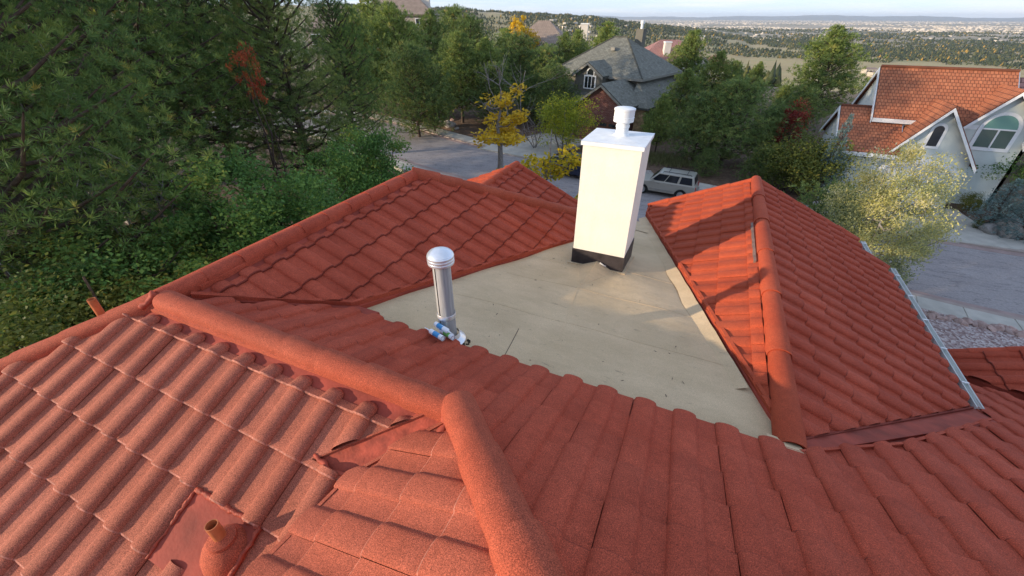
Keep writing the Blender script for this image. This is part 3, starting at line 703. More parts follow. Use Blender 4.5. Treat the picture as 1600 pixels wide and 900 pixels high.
# ridge and hip caps: overlapping half-round pieces, every piece on its own
def cap_run(name, A_, B_, r=0.125, h=0.115, piece=0.40, mat='cap_red', flip=False, droop=0.03, wob=0.004, skirt=0.05):
    A_, B_ = Vector(A_), Vector(B_)
    if flip: A_, B_ = B_, A_
    d = (B_ - A_); Ln = d.length; d.normalize(); n_ = max(1, round(Ln / piece)); st_ = Ln / n_
    side = d.cross(Vector((0, 0, 1))).normalized(); up = side.cross(d)
    root = None
    for k in range(n_):
        mb = MB(HO); a = A_ + d * (k * st_ - 0.0); rr = []
        jw = random.uniform(-wob, wob); ju = random.uniform(-wob, wob)
        for (s, sc_) in ((-0.035, 1.075), (0.02, 1.08), (st_ * 0.6, 1.0), (st_ + 0.03, 0.94)):
            ring = []
            for q in range(15):
                t_ = pi * q / 14; x = -cos(t_) * r * sc_; z = (sin(t_) ** 0.8) * h * sc_ - droop
                ring.append(a + d * s + side * (x + jw) + up * (z + ju))
            ring = [ring[0] - up * skirt + side * 0.004] + ring + [ring[-1] - up * skirt - side * 0.004]
            rr.append(ring)
        for i in range(len(rr) - 1):
            for q in range(len(rr[0]) - 1): mb.face([rr[i][q], rr[i + 1][q], rr[i + 1][q + 1], rr[i][q + 1]])
        for e in (0, len(rr) - 1):
            inner = [p - (p - (a + d * (0 if e == 0 else st_) - up * droop)) * 0.13 for p in rr[e]]
            for q in range(len(rr[0]) - 1):
                fq = [rr[e][q], rr[e][q + 1], inner[q + 1], inner[q]]; mb.face(fq if e == 0 else fq[::-1])
        o = mb.build('ridge_cap', mat, root or house, smooth=55, weld=True)
        if root is None: root = tag(o, name)
    return root
Z3 = lambda x, y, f, dz=0.02: (x, y, f(x, y) + dz)
cap_run('main ridge of faded red caps', (WA + .1, UR, ZR + .03), (W1 + 0.02, UR, ZR + .03), 0.10, 0.088, 0.42, 'cap_red')
cap_run('near hip cap rising to the viewer', (W1 - 0.03, UR + 0.03, ZR + .035), (0.48 - FB, FB, ZR + T * (UR - FB) + .035), 0.118, 0.105, 0.62, 'cap_red', wob=0.002)
cap_run('left wing ridge of red caps', (WA, UR + 0.02, ZR + .03), (WA, 5.72, ZR + .03), 0.10, 0.088, 0.40, 'tile_red')
cap_run('left hip of red caps', (WA - 2.9, UR - 2.9, ZR - T * 2.9 + .03), (WA, UR, ZR + .03), 0.095, 0.088, 0.42, 'cap_red')
cap_run('far hip of the left wing', (-2.0, 7.56, zL2(-2.0, 0) + .07), (WA, 5.66, ZR + .05), 0.105, 0.11, 0.42, 'cap_red')
cap_run('sunlit ridge of the right wing', (WR, 2.72, ZRR + .03), (WR, RFAR + .02, ZRR + .03), 0.102, 0.098, 1.15, 'tile_fresh', wob=0.002)
cap_run('ridge of the far gable', (G3W, 7.0, G3Z + .03), (G3W, 9.2, G3Z + .03), 0.09, 0.08, 0.42, 'tile_fresh')
cap_run('rake caps at the right edge', (4.40, 7.78, zG4(4.4, 0) + .04), (7.6, 7.78, zG4(7.6, 0) + .04), 0.07, 0.07, 0.42, 'tile_red')
cap_run('rake caps of the far gable', (G3W + .05, 9.16, G3Z + .03), (-1.0, 9.16, zG3R(-1, 0) + .03), 0.06, 0.06, 0.42, 'tile_red')
cap_run('far rake right of the street wing', (WR + .1, RFAR, zRR(WR + .1, 0) + .035), (3.24, RFAR, zRR(3.24, 0) + .035), 0.06, 0.07, 0.42, 'tile_red')
cap_run('far rake left of the street wing', (WR - .1, RFAR, zRL(WR - .1, 0) + .035), (-0.82, RFAR, zRL(-.82, 0) + .035), 0.06, 0.07, 0.42, 'tile_fresh')
cap_run('short rake at the gutter', (3.24, 9.02, zRR(3.24, 0) + .035), (3.68, 9.02, zRR(3.68, 0) + .035), 0.05, 0.06, 0.42, 'tile_red')

# cut edges of tiles along valleys and the deck: bent metal strips, and valley pans between
def strip(name, pts, zf, w, lo, hi, mat, label=None):
    """flat bar along plan points, w wide to the right, from lo to hi above the slope"""
    mb = MB(HO)
    for (x0, y0), (x1, y1) in zip(pts, pts[1:]):
        d = Vector((x1 - x0, y1 - y0)).normalized(); nrm = Vector((d.y, -d.x)) * w
        q = [(x0, y0), (x1, y1), (x1 + nrm.x, y1 + nrm.y), (x0 + nrm.x, y0 + nrm.y)]
        mb.prism(q, lambda x, y: zf(x, y) + lo, lambda x, y: zf(x, y) + hi)
    o = mb.build(name, mat, house); 
    if label: tag(o, label)
    return o
strip('edge_strip', [(WA + .12, UR + .20), (-3.26, 2.78)], zL2, 0.035, -0.02, 0.05, 'tile_red')
strip('edge_strip', [(-3.27, 2.75), LOWB], zL2, 0.03, -0.07, 0.045, 'tile_red')
strip('deck_fascia', [(-3.22, 2.70), (-1.66, 6.84)], lambda x, y: zL2(x, y) - 0.03, 0.06, -0.18, -0.03, 'red_flashing')
strip('edge_strip', [(WR + .06, 2.83), (3.66, 5.33)], zRR, 0.014, -0.04, 0.04, 'tile_red_edge')
strip('edge_strip', [(-0.82, RFAR), (-0.82, 9.15), (WR - .10, 3.08)][::-1], zRL, 0.03, -0.06, 0.045, 'tile_fresh')
strip('deck_fascia', [(-0.81, 9.14), (1.05, 3.07), (1.04, 2.66)][::-1], lambda x, y: zRL(x, y), 0.085, -0.22, -0.05, 'red_flashing')
strip('edge_strip', [(-1.93, 1.0), (-1.30, UR - .06)], zL, 0.012, -0.03, 0.016, 'tile_mid')
strip('edge_strip', [(-1.16, 1.50), (-1.60, 1.0), (-1.70, 0.4), (-1.70, FB)][::-1], zM, 0.03, -0.25, 0.02, 'tile_mid')
mb = MB(HO); mb.prism([(-1.12, UR - 0.02), (-1.32, UR - 0.04), (-1.99, 0.98), (-1.55, 0.98), (-1.40, 1.2)], lambda x, y: zL(x, y) - 0.02, lambda x, y: zL(x, y) - 0.006); mb.build('valley_pan', 'red_paint_thick', house)
mb = MB(HO); mb.prism([(-4.34, UR + .06), (-3.25, 2.62), (-2.9, 2.62), (-2.9, 2.80), (-3.24, 2.80), (-4.36, UR + .2)], lambda x, y: zS(x, y) - .02, lambda x, y: zS(x, y) + 0.016); mb.build('valley_pan', 'red_flashing', house)
mb = MB(HO); mb.prism([(WR - .02, 2.56), (3.74, 5.03), (3.74, 5.5), (WR + .02, 2.95)], lambda x, y: zS(x, y) - .02, lambda x, y: zS(x, y) + 0.022); mb.build('valley_pan', 'red_flashing', house)
strip('edge_strip', [(WR + .02, UD + 0.02), (2.17, UD + 0.84), (3.72, 5.12)], zS, 0.03, -0.03, 0.034, 'tile_red')
# flashing between the ridge caps and the first tiles
mb = MB(HO); mb.prism([(WA - .1, UR), (W1 - .1, UR), (W1 - .22, UR - .09), (WA - .2, UR - .13)], lambda x, y: zL(x, y) - .01, lambda x, y: zL(x, y) + 0.035 - 0.1 * (UR - y)); mb.build('ridge_flashing', 'cap_red', house)
mb = MB(HO); mb.prism([(WA, UR + .2), (WA, 5.7), (WA + .10, 5.72), (WA + .11, UR + .30)], lambda x, y: zL2(x, y) - .01, lambda x, y: zL2(x, y) + 0.045); mb.build('ridge_flashing', 'tile_red', house)
mb = MB(HO); mb.prism([(WR - .03, 5.2), (WR - .03, 8.1), (WR - .20, 8.1), (WR - .20, 5.2)], lambda x, y: zRL(x, y) - .01, lambda x, y: zRL(x, y) + 0.03); mb.build('ridge_flashing', 'tile_fresh', house)
mb = MB(HO); mb.prism([(WR - .125, 5.9), (WR - .125, 7.3), (WR - .155, 7.3), (WR - .155, 5.9)], lambda x, y: zRL(x, y) - .01, lambda x, y: zRL(x, y) + 0.058); o = mb.build('bare_strip', 'grey_metal_strip', house)

# the flat deck
def ease(x, y): return 0.012 * sin(x * 2.1 + 0.5) * cos(y * 1.7) + 0.008 * sin(x * 5 + y * 3)
dv, df = [], []
dx = np.linspace(-4.2, 1.6, 60); dy = np.linspace(2.45, 8.75, 64)
mb = MB(HO)
for i in range(59):
    for j in range(63):
        x0, x1, y0, y1 = dx[i], dx[i + 1], dy[j], dy[j + 1]; cx, cy = (x0 + x1) / 2, (y0 + y1) / 2
        zz = zD(cx, cy)
        if cy > 2.7 and (zz < zL2(cx, cy) - 0.3 or zz < zRL(cx, cy) - 0.3 if -3.9 < cx < 1.1 else True): continue
        mb.face([(x, y, zD(x, y) + ease(x, y)) for x, y in ((x0, y0), (x1, y0), (x1, y1), (x0, y1))])
deck = mb.build('flat_deck', 'roll_roofing', house, smooth=True, weld=True)
def seam(pts, w=0.02, hi=0.012, mat='roll_roofing', name='roofing_seam', par=deck):
    mb = MB(HO); fine_ = []
    for (x0, y0), (x1, y1) in zip(pts, pts[1:]):
        n_ = max(1, int(hypot(x1 - x0, y1 - y0) / 0.06)); fine_ += [(x0 + (x1 - x0) * k / n_, y0 + (y1 - y0) * k / n_ + random.uniform(-.002, .002)) for k in range(n_)]
    fine_.append(pts[-1])
    for (x0, y0), (x1, y1) in zip(fine_, fine_[1:]):
        d = Vector((x1 - x0, y1 - y0)).normalized(); nr = Vector((d.y, -d.x)) * w
        mb.prism([(x0, y0), (x1, y1), (x1 + nr.x, y1 + nr.y), (x0 + nr.x, y0 + nr.y)], lambda x, y: zD(x, y) + ease(x, y) - .01, lambda x, y: zD(x, y) + ease(x, y) + hi)
    mb.build(name, mat, par)
seam([(-1.42, 3.36), (-1.37, 3.05), (-1.33, 2.78)], 0.005, 0.003, 'mastic_dark', 'open_seam')
for pts_ in ([(-2.75, 3.72), (-1.9, 3.76), (-1.0, 3.78), (0.0, 3.76), (0.75, 3.72)], [(-2.2, 4.72), (-1.2, 4.75), (-0.5, 4.74), (0.45, 4.70)], [(-1.95, 5.5), (-1.5, 5.5)], [(-0.6, 5.7), (0.2, 5.68)], [(-1.13, 4.78), (-1.05, 4.2), (-0.92, 3.2)]):
    seam(pts_, 0.015, 0.0025)
mb = MB(HO)   # roofing turned up against the right wing
prv = None
for k in range(2, 33):
    t_ = k / 32; x, y = 1.02 + (-0.80 - 1.02) * t_, 3.0 + (9.1 - 3.0) * t_; wv = 0.16 + 0.015 * sin(k * 1.3)
    a = Vector((x - wv * 0.957, y - wv * 0.29, zD(x - wv, y) + 0.006)); c = Vector((x, y, zD(x, y) + 0.062 + 0.006 * sin(k * 2.1)))
    if prv: mb.face([prv[0], a, c, prv[1]][::-1])
    prv = (a, c)
mb.build('roofing_upstand', 'roll_roofing', deck, smooth=True, weld=True)
mb = MB(HO)   # bark scraps and grit blown onto the deck
for k in range(60):
    x, y = random.uniform(-2.6, 0.6), random.uniform(2.8, 6.2)
    if zD(x, y) < max(zL2(x, y), zRL(x, y)) + 0.08: continue
    a = random.uniform(0, 6.28); l_, w_ = random.uniform(.004, .022), random.uniform(.0015, .004); zz = zD(x, y) + ease(x, y) + .006; u_ = Vector((cos(a), sin(a), 0)) * l_; v_ = Vector((-sin(a), cos(a), 0)) * w_; c = Vector((x, y, zz))
    mb.face([c - u_ - v_, c + u_ - v_, c + u_ * .6 + v_ + Vector((0, 0, .005)), c - u_ * .8 + v_])
tag(mb.build('roof_debris', 'mastic_dark', deck), kind='stuff')
mb = MB(HO)   # tented cricket in front of the chimney
k0 = [(-1.22, 5.62), (-0.86, 5.62), (-1.16, 4.78)]
ap = (-1.07, 5.60, zD(-1.07, 5.6) + 0.13); bs = [(x, y, zD(x, y) + .005) for x, y in ((-1.36, 5.58), (-0.80, 5.58), (-1.13, 4.80))]
mb.face([bs[0], bs[2], ap]); mb.face([bs[2], bs[1], ap]); mb.build('cricket', 'roll_roofing', deck)
mb = MB(HO); mb.tube([(-1.03, 5.57, zD(-1, 5.6) + .125), (-0.97, 5.56, zD(-1, 5.6) + .10), (-0.93, 5.57, zD(-1, 5.6) + .085)], 0.014, 6); mb.build('sealant_bead', 'stucco_cream', deck, smooth=True)
mb = MB(HO)   # torn corner of the roofing under the ridge end
mb.face([(x, y, zS(x, y) + .03) for x, y in ((0.98, 2.60), (1.22, 2.60), (1.20, 2.72), (0.98, 2.76))]); mb.build('roofing_flap', 'roll_roofing', deck)
mb = MB(HO); mb.face([(-0.95, 8.1, zD(0, 8.1) + .01), (-0.42, 7.9, zD(0, 7.9) + .02), (-0.36, 8.62, zD(0, 8.6) + .10), (-0.62, 8.65, zD(0, 8.6) + .06)]); mb.build('roofing_flap', 'roll_roofing', deck)

# chimney
CX0, CX1, CY0, CY1 = -1.475, -0.69, 5.61, 6.41
CT = H - 1.43
mb = MB(HO); mb.prism([(CX0, CY0), (CX1, CY0), (CX1, CY1), (CX0, CY1)], zD(0, CY0) - 0.5, CT); chim = mb.build('chimney', 'stucco_white', house)
tag(chim, 'white stucco chimney with dark flashing at its foot')
mb = MB(HO); mb.box(((CX0 + CX1) / 2, (CY0 + CY1) / 2, CT + 0.015), (CX1 - CX0 + .05, CY1 - CY0 + .05, 0.05)); mb.build('chimney_cap', 'white_metal', chim)
cz = CT + 0.04; q = [(CX0 - .03, CY0 - .03), (CX1 + .03, CY0 - .03), (CX1 + .03, CY1 + .03), (CX0 - .03, CY1 + .03)]
mb = MB(HO); cc = ((CX0 + CX1) / 2 + 0.02, (CY0 + CY1) / 2 + 0.05)
for i in range(4): mb.face([(*q[i], cz + .002), (*q[(i + 1) % 4], cz + .002), (*cc, cz + 0.025)])
mb.build('cap_pan', 'white_metal', chim)
mb = MB(HO); mb.lathe((*cc, cz), [(0.12, 0.0), (0.105, 0.03), (0.085, 0.05), (0.085, 0.12), (0.093, 0.125), (0.093, 0.155), (0.085, 0.16), (0.085, 0.19), (0.03, 0.19)], 24); fl = mb.build('flue', 'white_metal', chim, smooth=35)
mb = MB(HO); mb.lathe((*cc, cz), [(0.085, 0.20), (0.135, 0.20), (0.135, 0.25), (0.14, 0.255), (0.135, 0.26), (0.135, 0.34), (0.142, 0.345), (0.142, 0.365), (0.12, 0.375), (0.0, 0.385)], 28); mb.build('flue_cap', 'white_metal', chim, smooth=35)
mb = MB(HO); e = 0.012
fz = lambda x, y: zD(x, CY0) + 0.27 if y < 6 else zD(x, y) + 0.36
mb.prism([(CX0 - e, CY0 - e), (CX1 + e, CY0 - e), (CX1 + e, CY1 + e), (CX0 - e, CY1 + e)], lambda x, y: zD(x, y) - .2, fz); mb.build('base_flashing', 'chimney_flashing', chim)
mb = MB(HO); e2 = 0.06
mb.prism([(CX0 - e2, CY0 - e2), (CX1 + e2, CY0 - e2), (CX1 + e2, CY1 + e2), (CX0 - e2, CY1 + e2)], lambda x, y: zD(x, y) - .2, lambda x, y: zD(x, y) + .028); mb.build('roofing_collar', 'roll_roofing', chim)

# galvanised vent pipe on the deck
PB = Vector((-1.99, 2.80, zD(0, 2.8)))
mb = MB(HO); mb.lathe(PB, [(0.088, -.1), (0.088, 0.30), (0.092, 0.30), (0.092, 0.345), (0.0865, 0.345), (0.0865, 0.90)], 28); pipe = mb.build('vent_pipe', 'galvanised', house, smooth=35); tag(pipe, 'galvanised round vent pipe with domed cap')
mb = MB(HO); mb.lathe(PB, [(0.0935, 0.295), (0.096, 0.30), (0.096, 0.345), (0.0935, 0.35)], 28); mb.build('pipe_band', 'bright_metal', pipe, smooth=35)
mb = MB(HO); mb.lathe(PB, [(0.074, 0.85), (0.074, 0.96)], 24); mb.build('cap_neck', 'grey_metal_strip', pipe, smooth=True)
mb = MB(HO); mb.lathe(PB, [(0.10, 0.925), (0.125, 0.925), (0.127, 0.945), (0.121, 0.95), (0.127, 0.955), (0.127, 0.975), (0.121, 0.98), (0.127, 0.985), (0.127, 1.005), (0.118, 1.015), (0.122, 1.02), (0.105, 1.04), (0.06, 1.062), (0.0, 1.07)], 32); mb.build('pipe_cap', 'bright_metal', pipe, smooth=30)
mb = MB(HO); mb.lathe(PB + Vector((0.03, 0, 0)), [(0.155, 0.012), (0.15, 0.022), (0.10, 0.05), (0.0885, 0.10)], 28); mb.build('pipe_flange', 'bright_metal', pipe, smooth=35)
mb = MB(HO); mb.tube([PB + Vector((-.02, -0.087, 0.10)), PB + Vector((-.02, -0.086, 0.9))], 0.004, 5); mb.build('pipe_seam', 'mastic_dark', pipe)
mb = MB(HO)
for k in range(22):
    a = random.uniform(-0.6, 0.7); rr_ = random.uniform(.15, .20); c = PB + Vector((0.04 + rr_ * cos(a - .3), rr_ * sin(a - .3), 0.012))
    mb.lathe(c, [(random.uniform(.008, .016), -.02), (random.uniform(.006, .012), -0.004), (0, 0.002)], 6)
mb.build('mastic_crumbs', 'mastic_dark', pipe)

# plumbing jack on the near left slope
JB = Vector((-2.13, 0.44, zL(0, 0.44)))
nl = Vector((0, -T, 1)).normalized(); dl = Vector((0, -1, -T)).normalized(); al_ = dl.cross(nl)
mb = MB(HO)
q = [JB + al_ * x + dl * y + nl * 0.022 for x, y in ((-0.145, -0.155), (0.47, -0.155), (0.47, 0.27), (-0.145, 0.27))]
mb.extrude(q, -nl * 0.05); jack = mb.build('vent_jack', 'red_flashing', house); tag(jack, 'red painted plumbing vent with conical collar and rough sealant')
mb = MB(HO); jc = JB + nl * 0.03
mb.lathe(jc, [(0.165, -.085), (0.155, -0.03), (0.132, 0.015), (0.104, 0.045), (0.078, 0.062), (0.083, 0.068), (0.080, 0.088), (0.055, 0.098), (0.034, 0.11)], 28, axis=Vector((-0.02, 0.0, 1))); mb.build('jack_collar', 'cap_red', jack, smooth=40)
jt = Vector((-0.02, 0.0, 1)); mb = MB(HO); mb.lathe(jc, [(0.036, 0.0), (0.036, 0.235), (0.031, 0.235), (0.031, 0.12), (0.0, 0.12)], 20, axis=jt); jp = mb.build('jack_pipe', 'copper_pipe', jack, smooth=40)
def bead(pts, r_, mat='sealant_red', par=None, name='sealant_bead'):
    mb = MB(HO); out = []
    for a, c in zip(pts, pts[1:]):
        a, c = Vector(a), Vector(c); n_ = max(2, int((c - a).length / 0.03))
        for k in range(n_): out.append(a.lerp(c, k / n_) + Vector((random.uniform(-.008, .008), random.uniform(-.008, .008), random.uniform(-.004, .006))))
    out.append(Vector(pts[-1])); mb.tube(out, [r_ * random.uniform(.55, 1.25) for _ in out], 7); return mb.build(name, mat, par or house, smooth=True)
bq = [p + nl * 0.004 for p in q]
bead([bq[0], bq[1]], 0.018, par=jack); bead([bq[1], bq[2]], 0.014, par=jack); bead([bq[3], bq[0]], 0.015, par=jack)
bead([(x, y, zL(x, y) + .02) for x, y in ((-1.60, 1.0), (-1.72, .98), (-1.84, 1.0), (-1.93, 1.02))], 0.016, 'red_paint_thick')
bead([(x, y, zL(x, y) + .05) for x, y in ((-1.2, UR - .05), (-1.12, UR - .12), (-1.15, UR - .2))], 0.03, 'red_paint_thick')
for x, y in ((-2.0, 1.2),): pass
bead([(WA + .02, UR - .02, ZR + .09), (WA + .0, UR - .10, ZR + .03), (WA - .05, UR - .16, ZR - .02)], 0.035, 'red_paint_thick')
# copper pipe showing over the left hip
pq = on_plane(147, 492, (0, -T, 1), (0, UR, ZR)); pb_ = Vector((pq.x - 0.28, pq.y + 0.12, 0)); pb_.z = ZR + T * (pb_.x - WA)
mb = MB(HO); mb.lathe(pb_, [(0.036, -0.2), (0.036, 0.27), (0.031, 0.27), (0.031, 0.2), (0, 0.2)], 16); o = mb.build('copper_vent', 'copper_pipe', house, smooth=40); tag(o, 'copper vent pipe poking above the left hip')

# gutter with hangers along the street eave
def gutter(x, y0, y1, z):
    mb = MB(HO); pr_ = [(0.02, 0.0), (0.02, -0.10), (0.07, -0.10), (0.085, -0.05), (0.092, 0.0), (0.086, 0.008), (0.078, 0.0), (0.08, -0.02), (0.066, -0.085), (0.028, -0.09), (0.028, 0.0)]
    for (a, b_) in zip(pr_, pr_[1:] + pr_[:1]): mb.face([(x + a[0], y0, z + a[1]), (x + b_[0], y0, z + b_[1]), (x + b_[0], y1, z + b_[1]), (x + a[0], y1, z + a[1])])
    for yy in (y0, y1): mb.face([(x + .02, yy, z), (x + .02, yy, z - .1), (x + .085, yy, z - .1), (x + .115, yy, z)])
    g = mb.build('gutter', 'gutter_white', house); k = y0 + 0.45
    while k < y1:
        mb = MB(HO); mb.box((x + 0.055, k, z + 0.006), (0.075, 0.018, 0.012)); mb.build('gutter_hanger', 'white_metal', g); k += 0.72
gutter(3.70, 5.36, 8.98, zRR(3.66, 0) + 0.02); gutter(3.28, 9.04, RFAR - .02, zRR(3.24, 0) + 0.02)
# walls under the roof
def wall(poly, top, mat='stucco_cream'):
    mb = MB(HO); mb.prism(poly, 0.0, top); mb.build('wall', mat, house)
wall([(-6.3, -4), (-6.3, 7.6), (-1.2, 7.6), (-1.2, -4)], H - 3.95); wall([(-1.2, -4), (-1.2, 8.4), (3.2, 8.9), (3.2, -4)], H - 4.1); wall([(3.2, -4), (3.2, 4.6), (7.2, 4.0), (7.2, -4)], H - 4.75)
wall([(4.9, 4.0), (4.9, 7.6), (7.2, 7.6), (7.2, 4.0)], H - 4.9); wall([(-5.3, 7.6), (-5.3, 9.0), (-1.2, 9.0), (-1.2, 7.6)], H - 4.4); wall([(-0.6, 8.4), (-0.6, 9.5), (3.0, 9.5), (3.0, 8.9)], H - 3.75)

# sealant tubes lying at the foot of the pipe
def tube_thing(base, tip, label, band):
    base, tip = Vector(base), Vector(tip); d = (tip - base); Ln = d.length; d.normalize()
    t_ = thing('sealant_tube', base, label, 'sealant tube', 'sealant tubes at the vent pipe')
    mb = MB(base); mb.lathe(base, [(0.0, 0.004), (0.023, 0.004), (0.023, 0.0), (0.026, 0.0), (0.026, 0.215), (0.012, 0.225), (0.010, 0.235)], 18, axis=d); body = mb.build('barrel', 'tube_white', t_, smooth=40)
    mb = MB(base); mb.lathe(base, [(0.0263, 0.05), (0.0263, 0.15)], 18, axis=d); mb.build('label_band', band, t_, smooth=True)
    mb = MB(base); mb.lathe(base, [(0.009, 0.232), (0.0075, 0.26), (0.003, Ln)], 10, axis=d); mb.build('nozzle', 'tube_white', t_, smooth=40)
    mb = MB(base); mb.lathe(base, [(0.0, 0.012), (0.0205, 0.012), (0.0205, -0.001)], 18, axis=d); mb.build('plunger', 'dark_inside', t_)
def surf(x, y): return max(zS(x, y) + 0.055 if y < UD + .02 else -9, zD(x, y)) + 0.028
def tb(pa, pb, label, band, lift):
    a = on_plane(*pa, (0, T, 1), (0, 0, H - 1.55 + lift)); c = on_plane(*pb, (0, T, 1), (0, 0, H - 1.55 + lift))
    d = (c - a).normalized() * 0.335; tube_thing(a, a + d, label, band)
tb((692, 529), (658, 508), 'white and blue sealant tube nearest the viewer, nozzle to the left', 'tube_blue', 0.10)
tb((708, 528), (676, 508), 'white and green sealant tube lying in the middle', 'tube_green', 0.10)
tb((681, 506), (722, 531), 'white and blue sealant tube on top, nozzle to the right', 'tube_blue', 0.155)

# ------------------------------------------------------------------ neighbouring houses
def pix_on_y(px, py, y): return on_plane(px, py, (0, 1, 0), (0, y, 0))
def hb(root, name, mats, fn, parent=None, label=None, smooth=False):
    mb = MB(root.location) if root.rotation_euler.z == 0 else MB()
    fn(mb); o = mb.build(name, mats, parent or root, smooth)
    if label: tag(o, label)
    return o
def arch_pts(x0, x1, z0, zs, y, n=14):
    """window outline in the plane y: straight to zs, half-round above"""
    cx, r_ = (x0 + x1) / 2, (x1 - x0) / 2
    return [(x0, y, z0), (x1, y, z0)] + [(cx + r_ * cos(pi * k / n), y, zs + r_ * sin(pi * k / n)) for k in range(n + 1)]
def arch_window(root, x0, x1, z0, zs, y, glass, fr=0.22, split=False, glass_top=None, fmat='trim_white'):
    w = hb(root, 'window', fmat, lambda mb: mb.extrude(arch_pts(x0 - fr, x1 + fr, z0 - fr, zs, y - 0.06), (0, 0.10, 0)))
    hb(root, 'pane', glass, lambda mb: mb.extrude(arch_pts(x0, x1, z0, zs, y - 0.075), (0, 0.03, 0)), w)
    if glass_top: hb(root, 'pane', glass_top, lambda mb: mb.extrude(arch_pts(x0 + .02, x1 - .02, zs + .04, zs + 0.05, y - 0.085), (0, 0.03, 0)), w)
    if split:
        hb(root, 'mullion', fmat, lambda mb: mb.box(((x0 + x1) / 2, y - 0.09, (z0 + zs) / 2), (0.09, 0.05, zs - z0)), w)
        hb(root, 'transom', fmat, lambda mb: mb.box(((x0 + x1) / 2, y - 0.091, zs), (x1 - x0, 0.05, 0.09)), w)
    return w
def gable_roof(root, x0, xa, x1, z0, za, z1, y0, y1, mat, over=0.35, th=0.14, trim='trim_white', parent=None, cutback=None):
    """roof with its ridge along y; eaves at x0 and x1"""
    for (xe, ze, s) in ((x0, z0, -1), (x1, z1, 1)):
        k = (za - ze) / abs(xa - xe); xo, zo = xe + s * over, ze - k * over
        P_ = [(xa, y0, za), (xa, y1, za), (xo, y1, zo), (xo, y0, zo)]
        if s < 0: P_ = P_[::-1]
        def fn(mb):
            mb.slope([Vector(p) + Vector((0, 0, th)) for p in P_]); Q = [Vector(p) for p in P_]; mb.face(Q[::-1])
            for i in range(4): mb.face([Q[i], Q[(i + 1) % 4], Q[(i + 1) % 4] + Vector((0, 0, th)), Q[i] + Vector((0, 0, th))])
        rp = hb(root, 'roof', mat, fn, parent)
        # rake board
        d = Vector((xo - xa, 0, zo - za)); 
        hb(root, 'rake_board', trim, lambda mb: mb.extrude([(xa, y0 - .05, za + th * .3), (xo, y0 - .05, zo + th * .3), (xo, y0 - .05, zo - .20), (xa, y0 - .05, za - .20)], (0, 0.045, 0)), rp)
def main_slope(root, x0, x1, yr, zr, ye, ze, mat, th=0.14, trim=None):
    """roof slope with its ridge along x"""
    P_ = [(x0, yr, zr), (x1, yr, zr), (x1, ye, ze), (x0, ye, ze)]
    if ye < yr: P_ = P_[::-1]
    def fn(mb):
        mb.slope([Vector(p) + Vector((0, 0, th)) for p in P_]); Q = [Vector(p) for p in P_]; mb.face(Q[::-1])
        for i in range(4): mb.face([Q[i], Q[(i + 1) % 4], Q[(i + 1) % 4] + Vector((0, 0, th)), Q[i] + Vector((0, 0, th))])
    o = hb(root, 'roof', mat, fn)
    if trim:
        s = 1 if ye > yr else -1
        hb(root, 'fascia', trim, lambda mb: mb.box(((x0 + x1) / 2, ye + s * 0.03, ze), (x1 - x0, 0.05, 0.26)), o)
        d = Vector((0, ye - yr, ze - zr))
        for xx, sg in ((x0, -1), (x1, 1)):
            hb(root, 'rake_board', trim, lambda mb: mb.extrude([(xx + sg * .03, yr, zr + .06), (xx + sg * .03, ye, ze + .06), (xx + sg * .03, ye, ze - .22), (xx + sg * .03, yr, zr - .22)], (sg * .05, 0, 0)), o)
    return o

# --- pale house with orange tile roof, right
B0 = 38.0
rh = thing('neighbour_house', (14.5, 41, 0), 'pale stucco house with orange tiled gables on the right', 'house')
def z_(v): return H + v
G1 = pix_on_y(1488, 168, B0); 
hb(rh, 'wall', 'stucco_pale', lambda mb: mb.extrude([(11.75, B0, 0), (16.65, B0, 0), (16.65, B0, z_(-8.0)), (14.19, B0, z_(-4.95)), (11.75, B0, z_(-8.15))], (0, 4.5, 0)), label='garage gable wall with small arched window')
gable_roof(rh, 11.75, 14.19, 16.65, z_(-8.1), z_(-4.85), z_(-8.1), B0 - .45, 43.0, 'roof_orange', 0.30)
arch_window(rh, 13.86, 14.40, z_(-7.28), z_(-6.25), B0, 'window_dark', 0.17)
hb(rh, 'garage_door', 'garage_pale', lambda mb: mb.extrude([(12.2, B0 - .02, 0.15)] + [(16.2, B0 - .02, 0.15)] + [(14.2 + 2.0 * cos(pi * k / 12), B0 - .02, 2.2 + 0.75 * sin(pi * k / 12)) for k in range(13)], (0, 0.03, 0)))
aw = [(14.2 + 2.35 * cos(pi * k / 14), B0 - .03, 2.2 + 1.15 * sin(pi * k / 14)) for k in range(15)]; ai = [(14.2 + 2.0 * cos(pi * k / 14), B0 - .03, 2.2 + 0.78 * sin(pi * k / 14)) for k in range(15)]
def archtrim(mb):
    for k in range(14): mb.extrude([aw[k], aw[k + 1], ai[k + 1], ai[k]], (0, -0.08, 0))
hb(rh, 'door_arch', 'trim_white', archtrim)
# main block: ridge along x
MX0, MX1 = 10.75, 18.45
hb(rh, 'wall', 'stucco_pale', lambda mb: mb.extrude([(MX0 + .25, 39.9, 0), (MX0 + .25, 46.0, 0), (MX0 + .25, 46.0, z_(-6.0)), (MX0 + .25, 42.9, z_(-3.15)), (MX0 + .25, 39.9, z_(-5.9))], (7.2, 0, 0)), label='main block wall')
main_slope(rh, MX0, MX1, 42.9, z_(-3.14), 39.55, z_(-6.15), 'roof_orange', trim='trim_white')
main_slope(rh, MX0, MX1, 42.9, z_(-3.14), 46.25, z_(-6.15), 'roof_orange', trim='trim_white')
hb(rh, 'ridge', 'roof_orange', lambda mb: mb.tube([(MX0, 42.9, z_(-3.0)), (MX1, 42.9, z_(-3.0))], 0.11, 8))
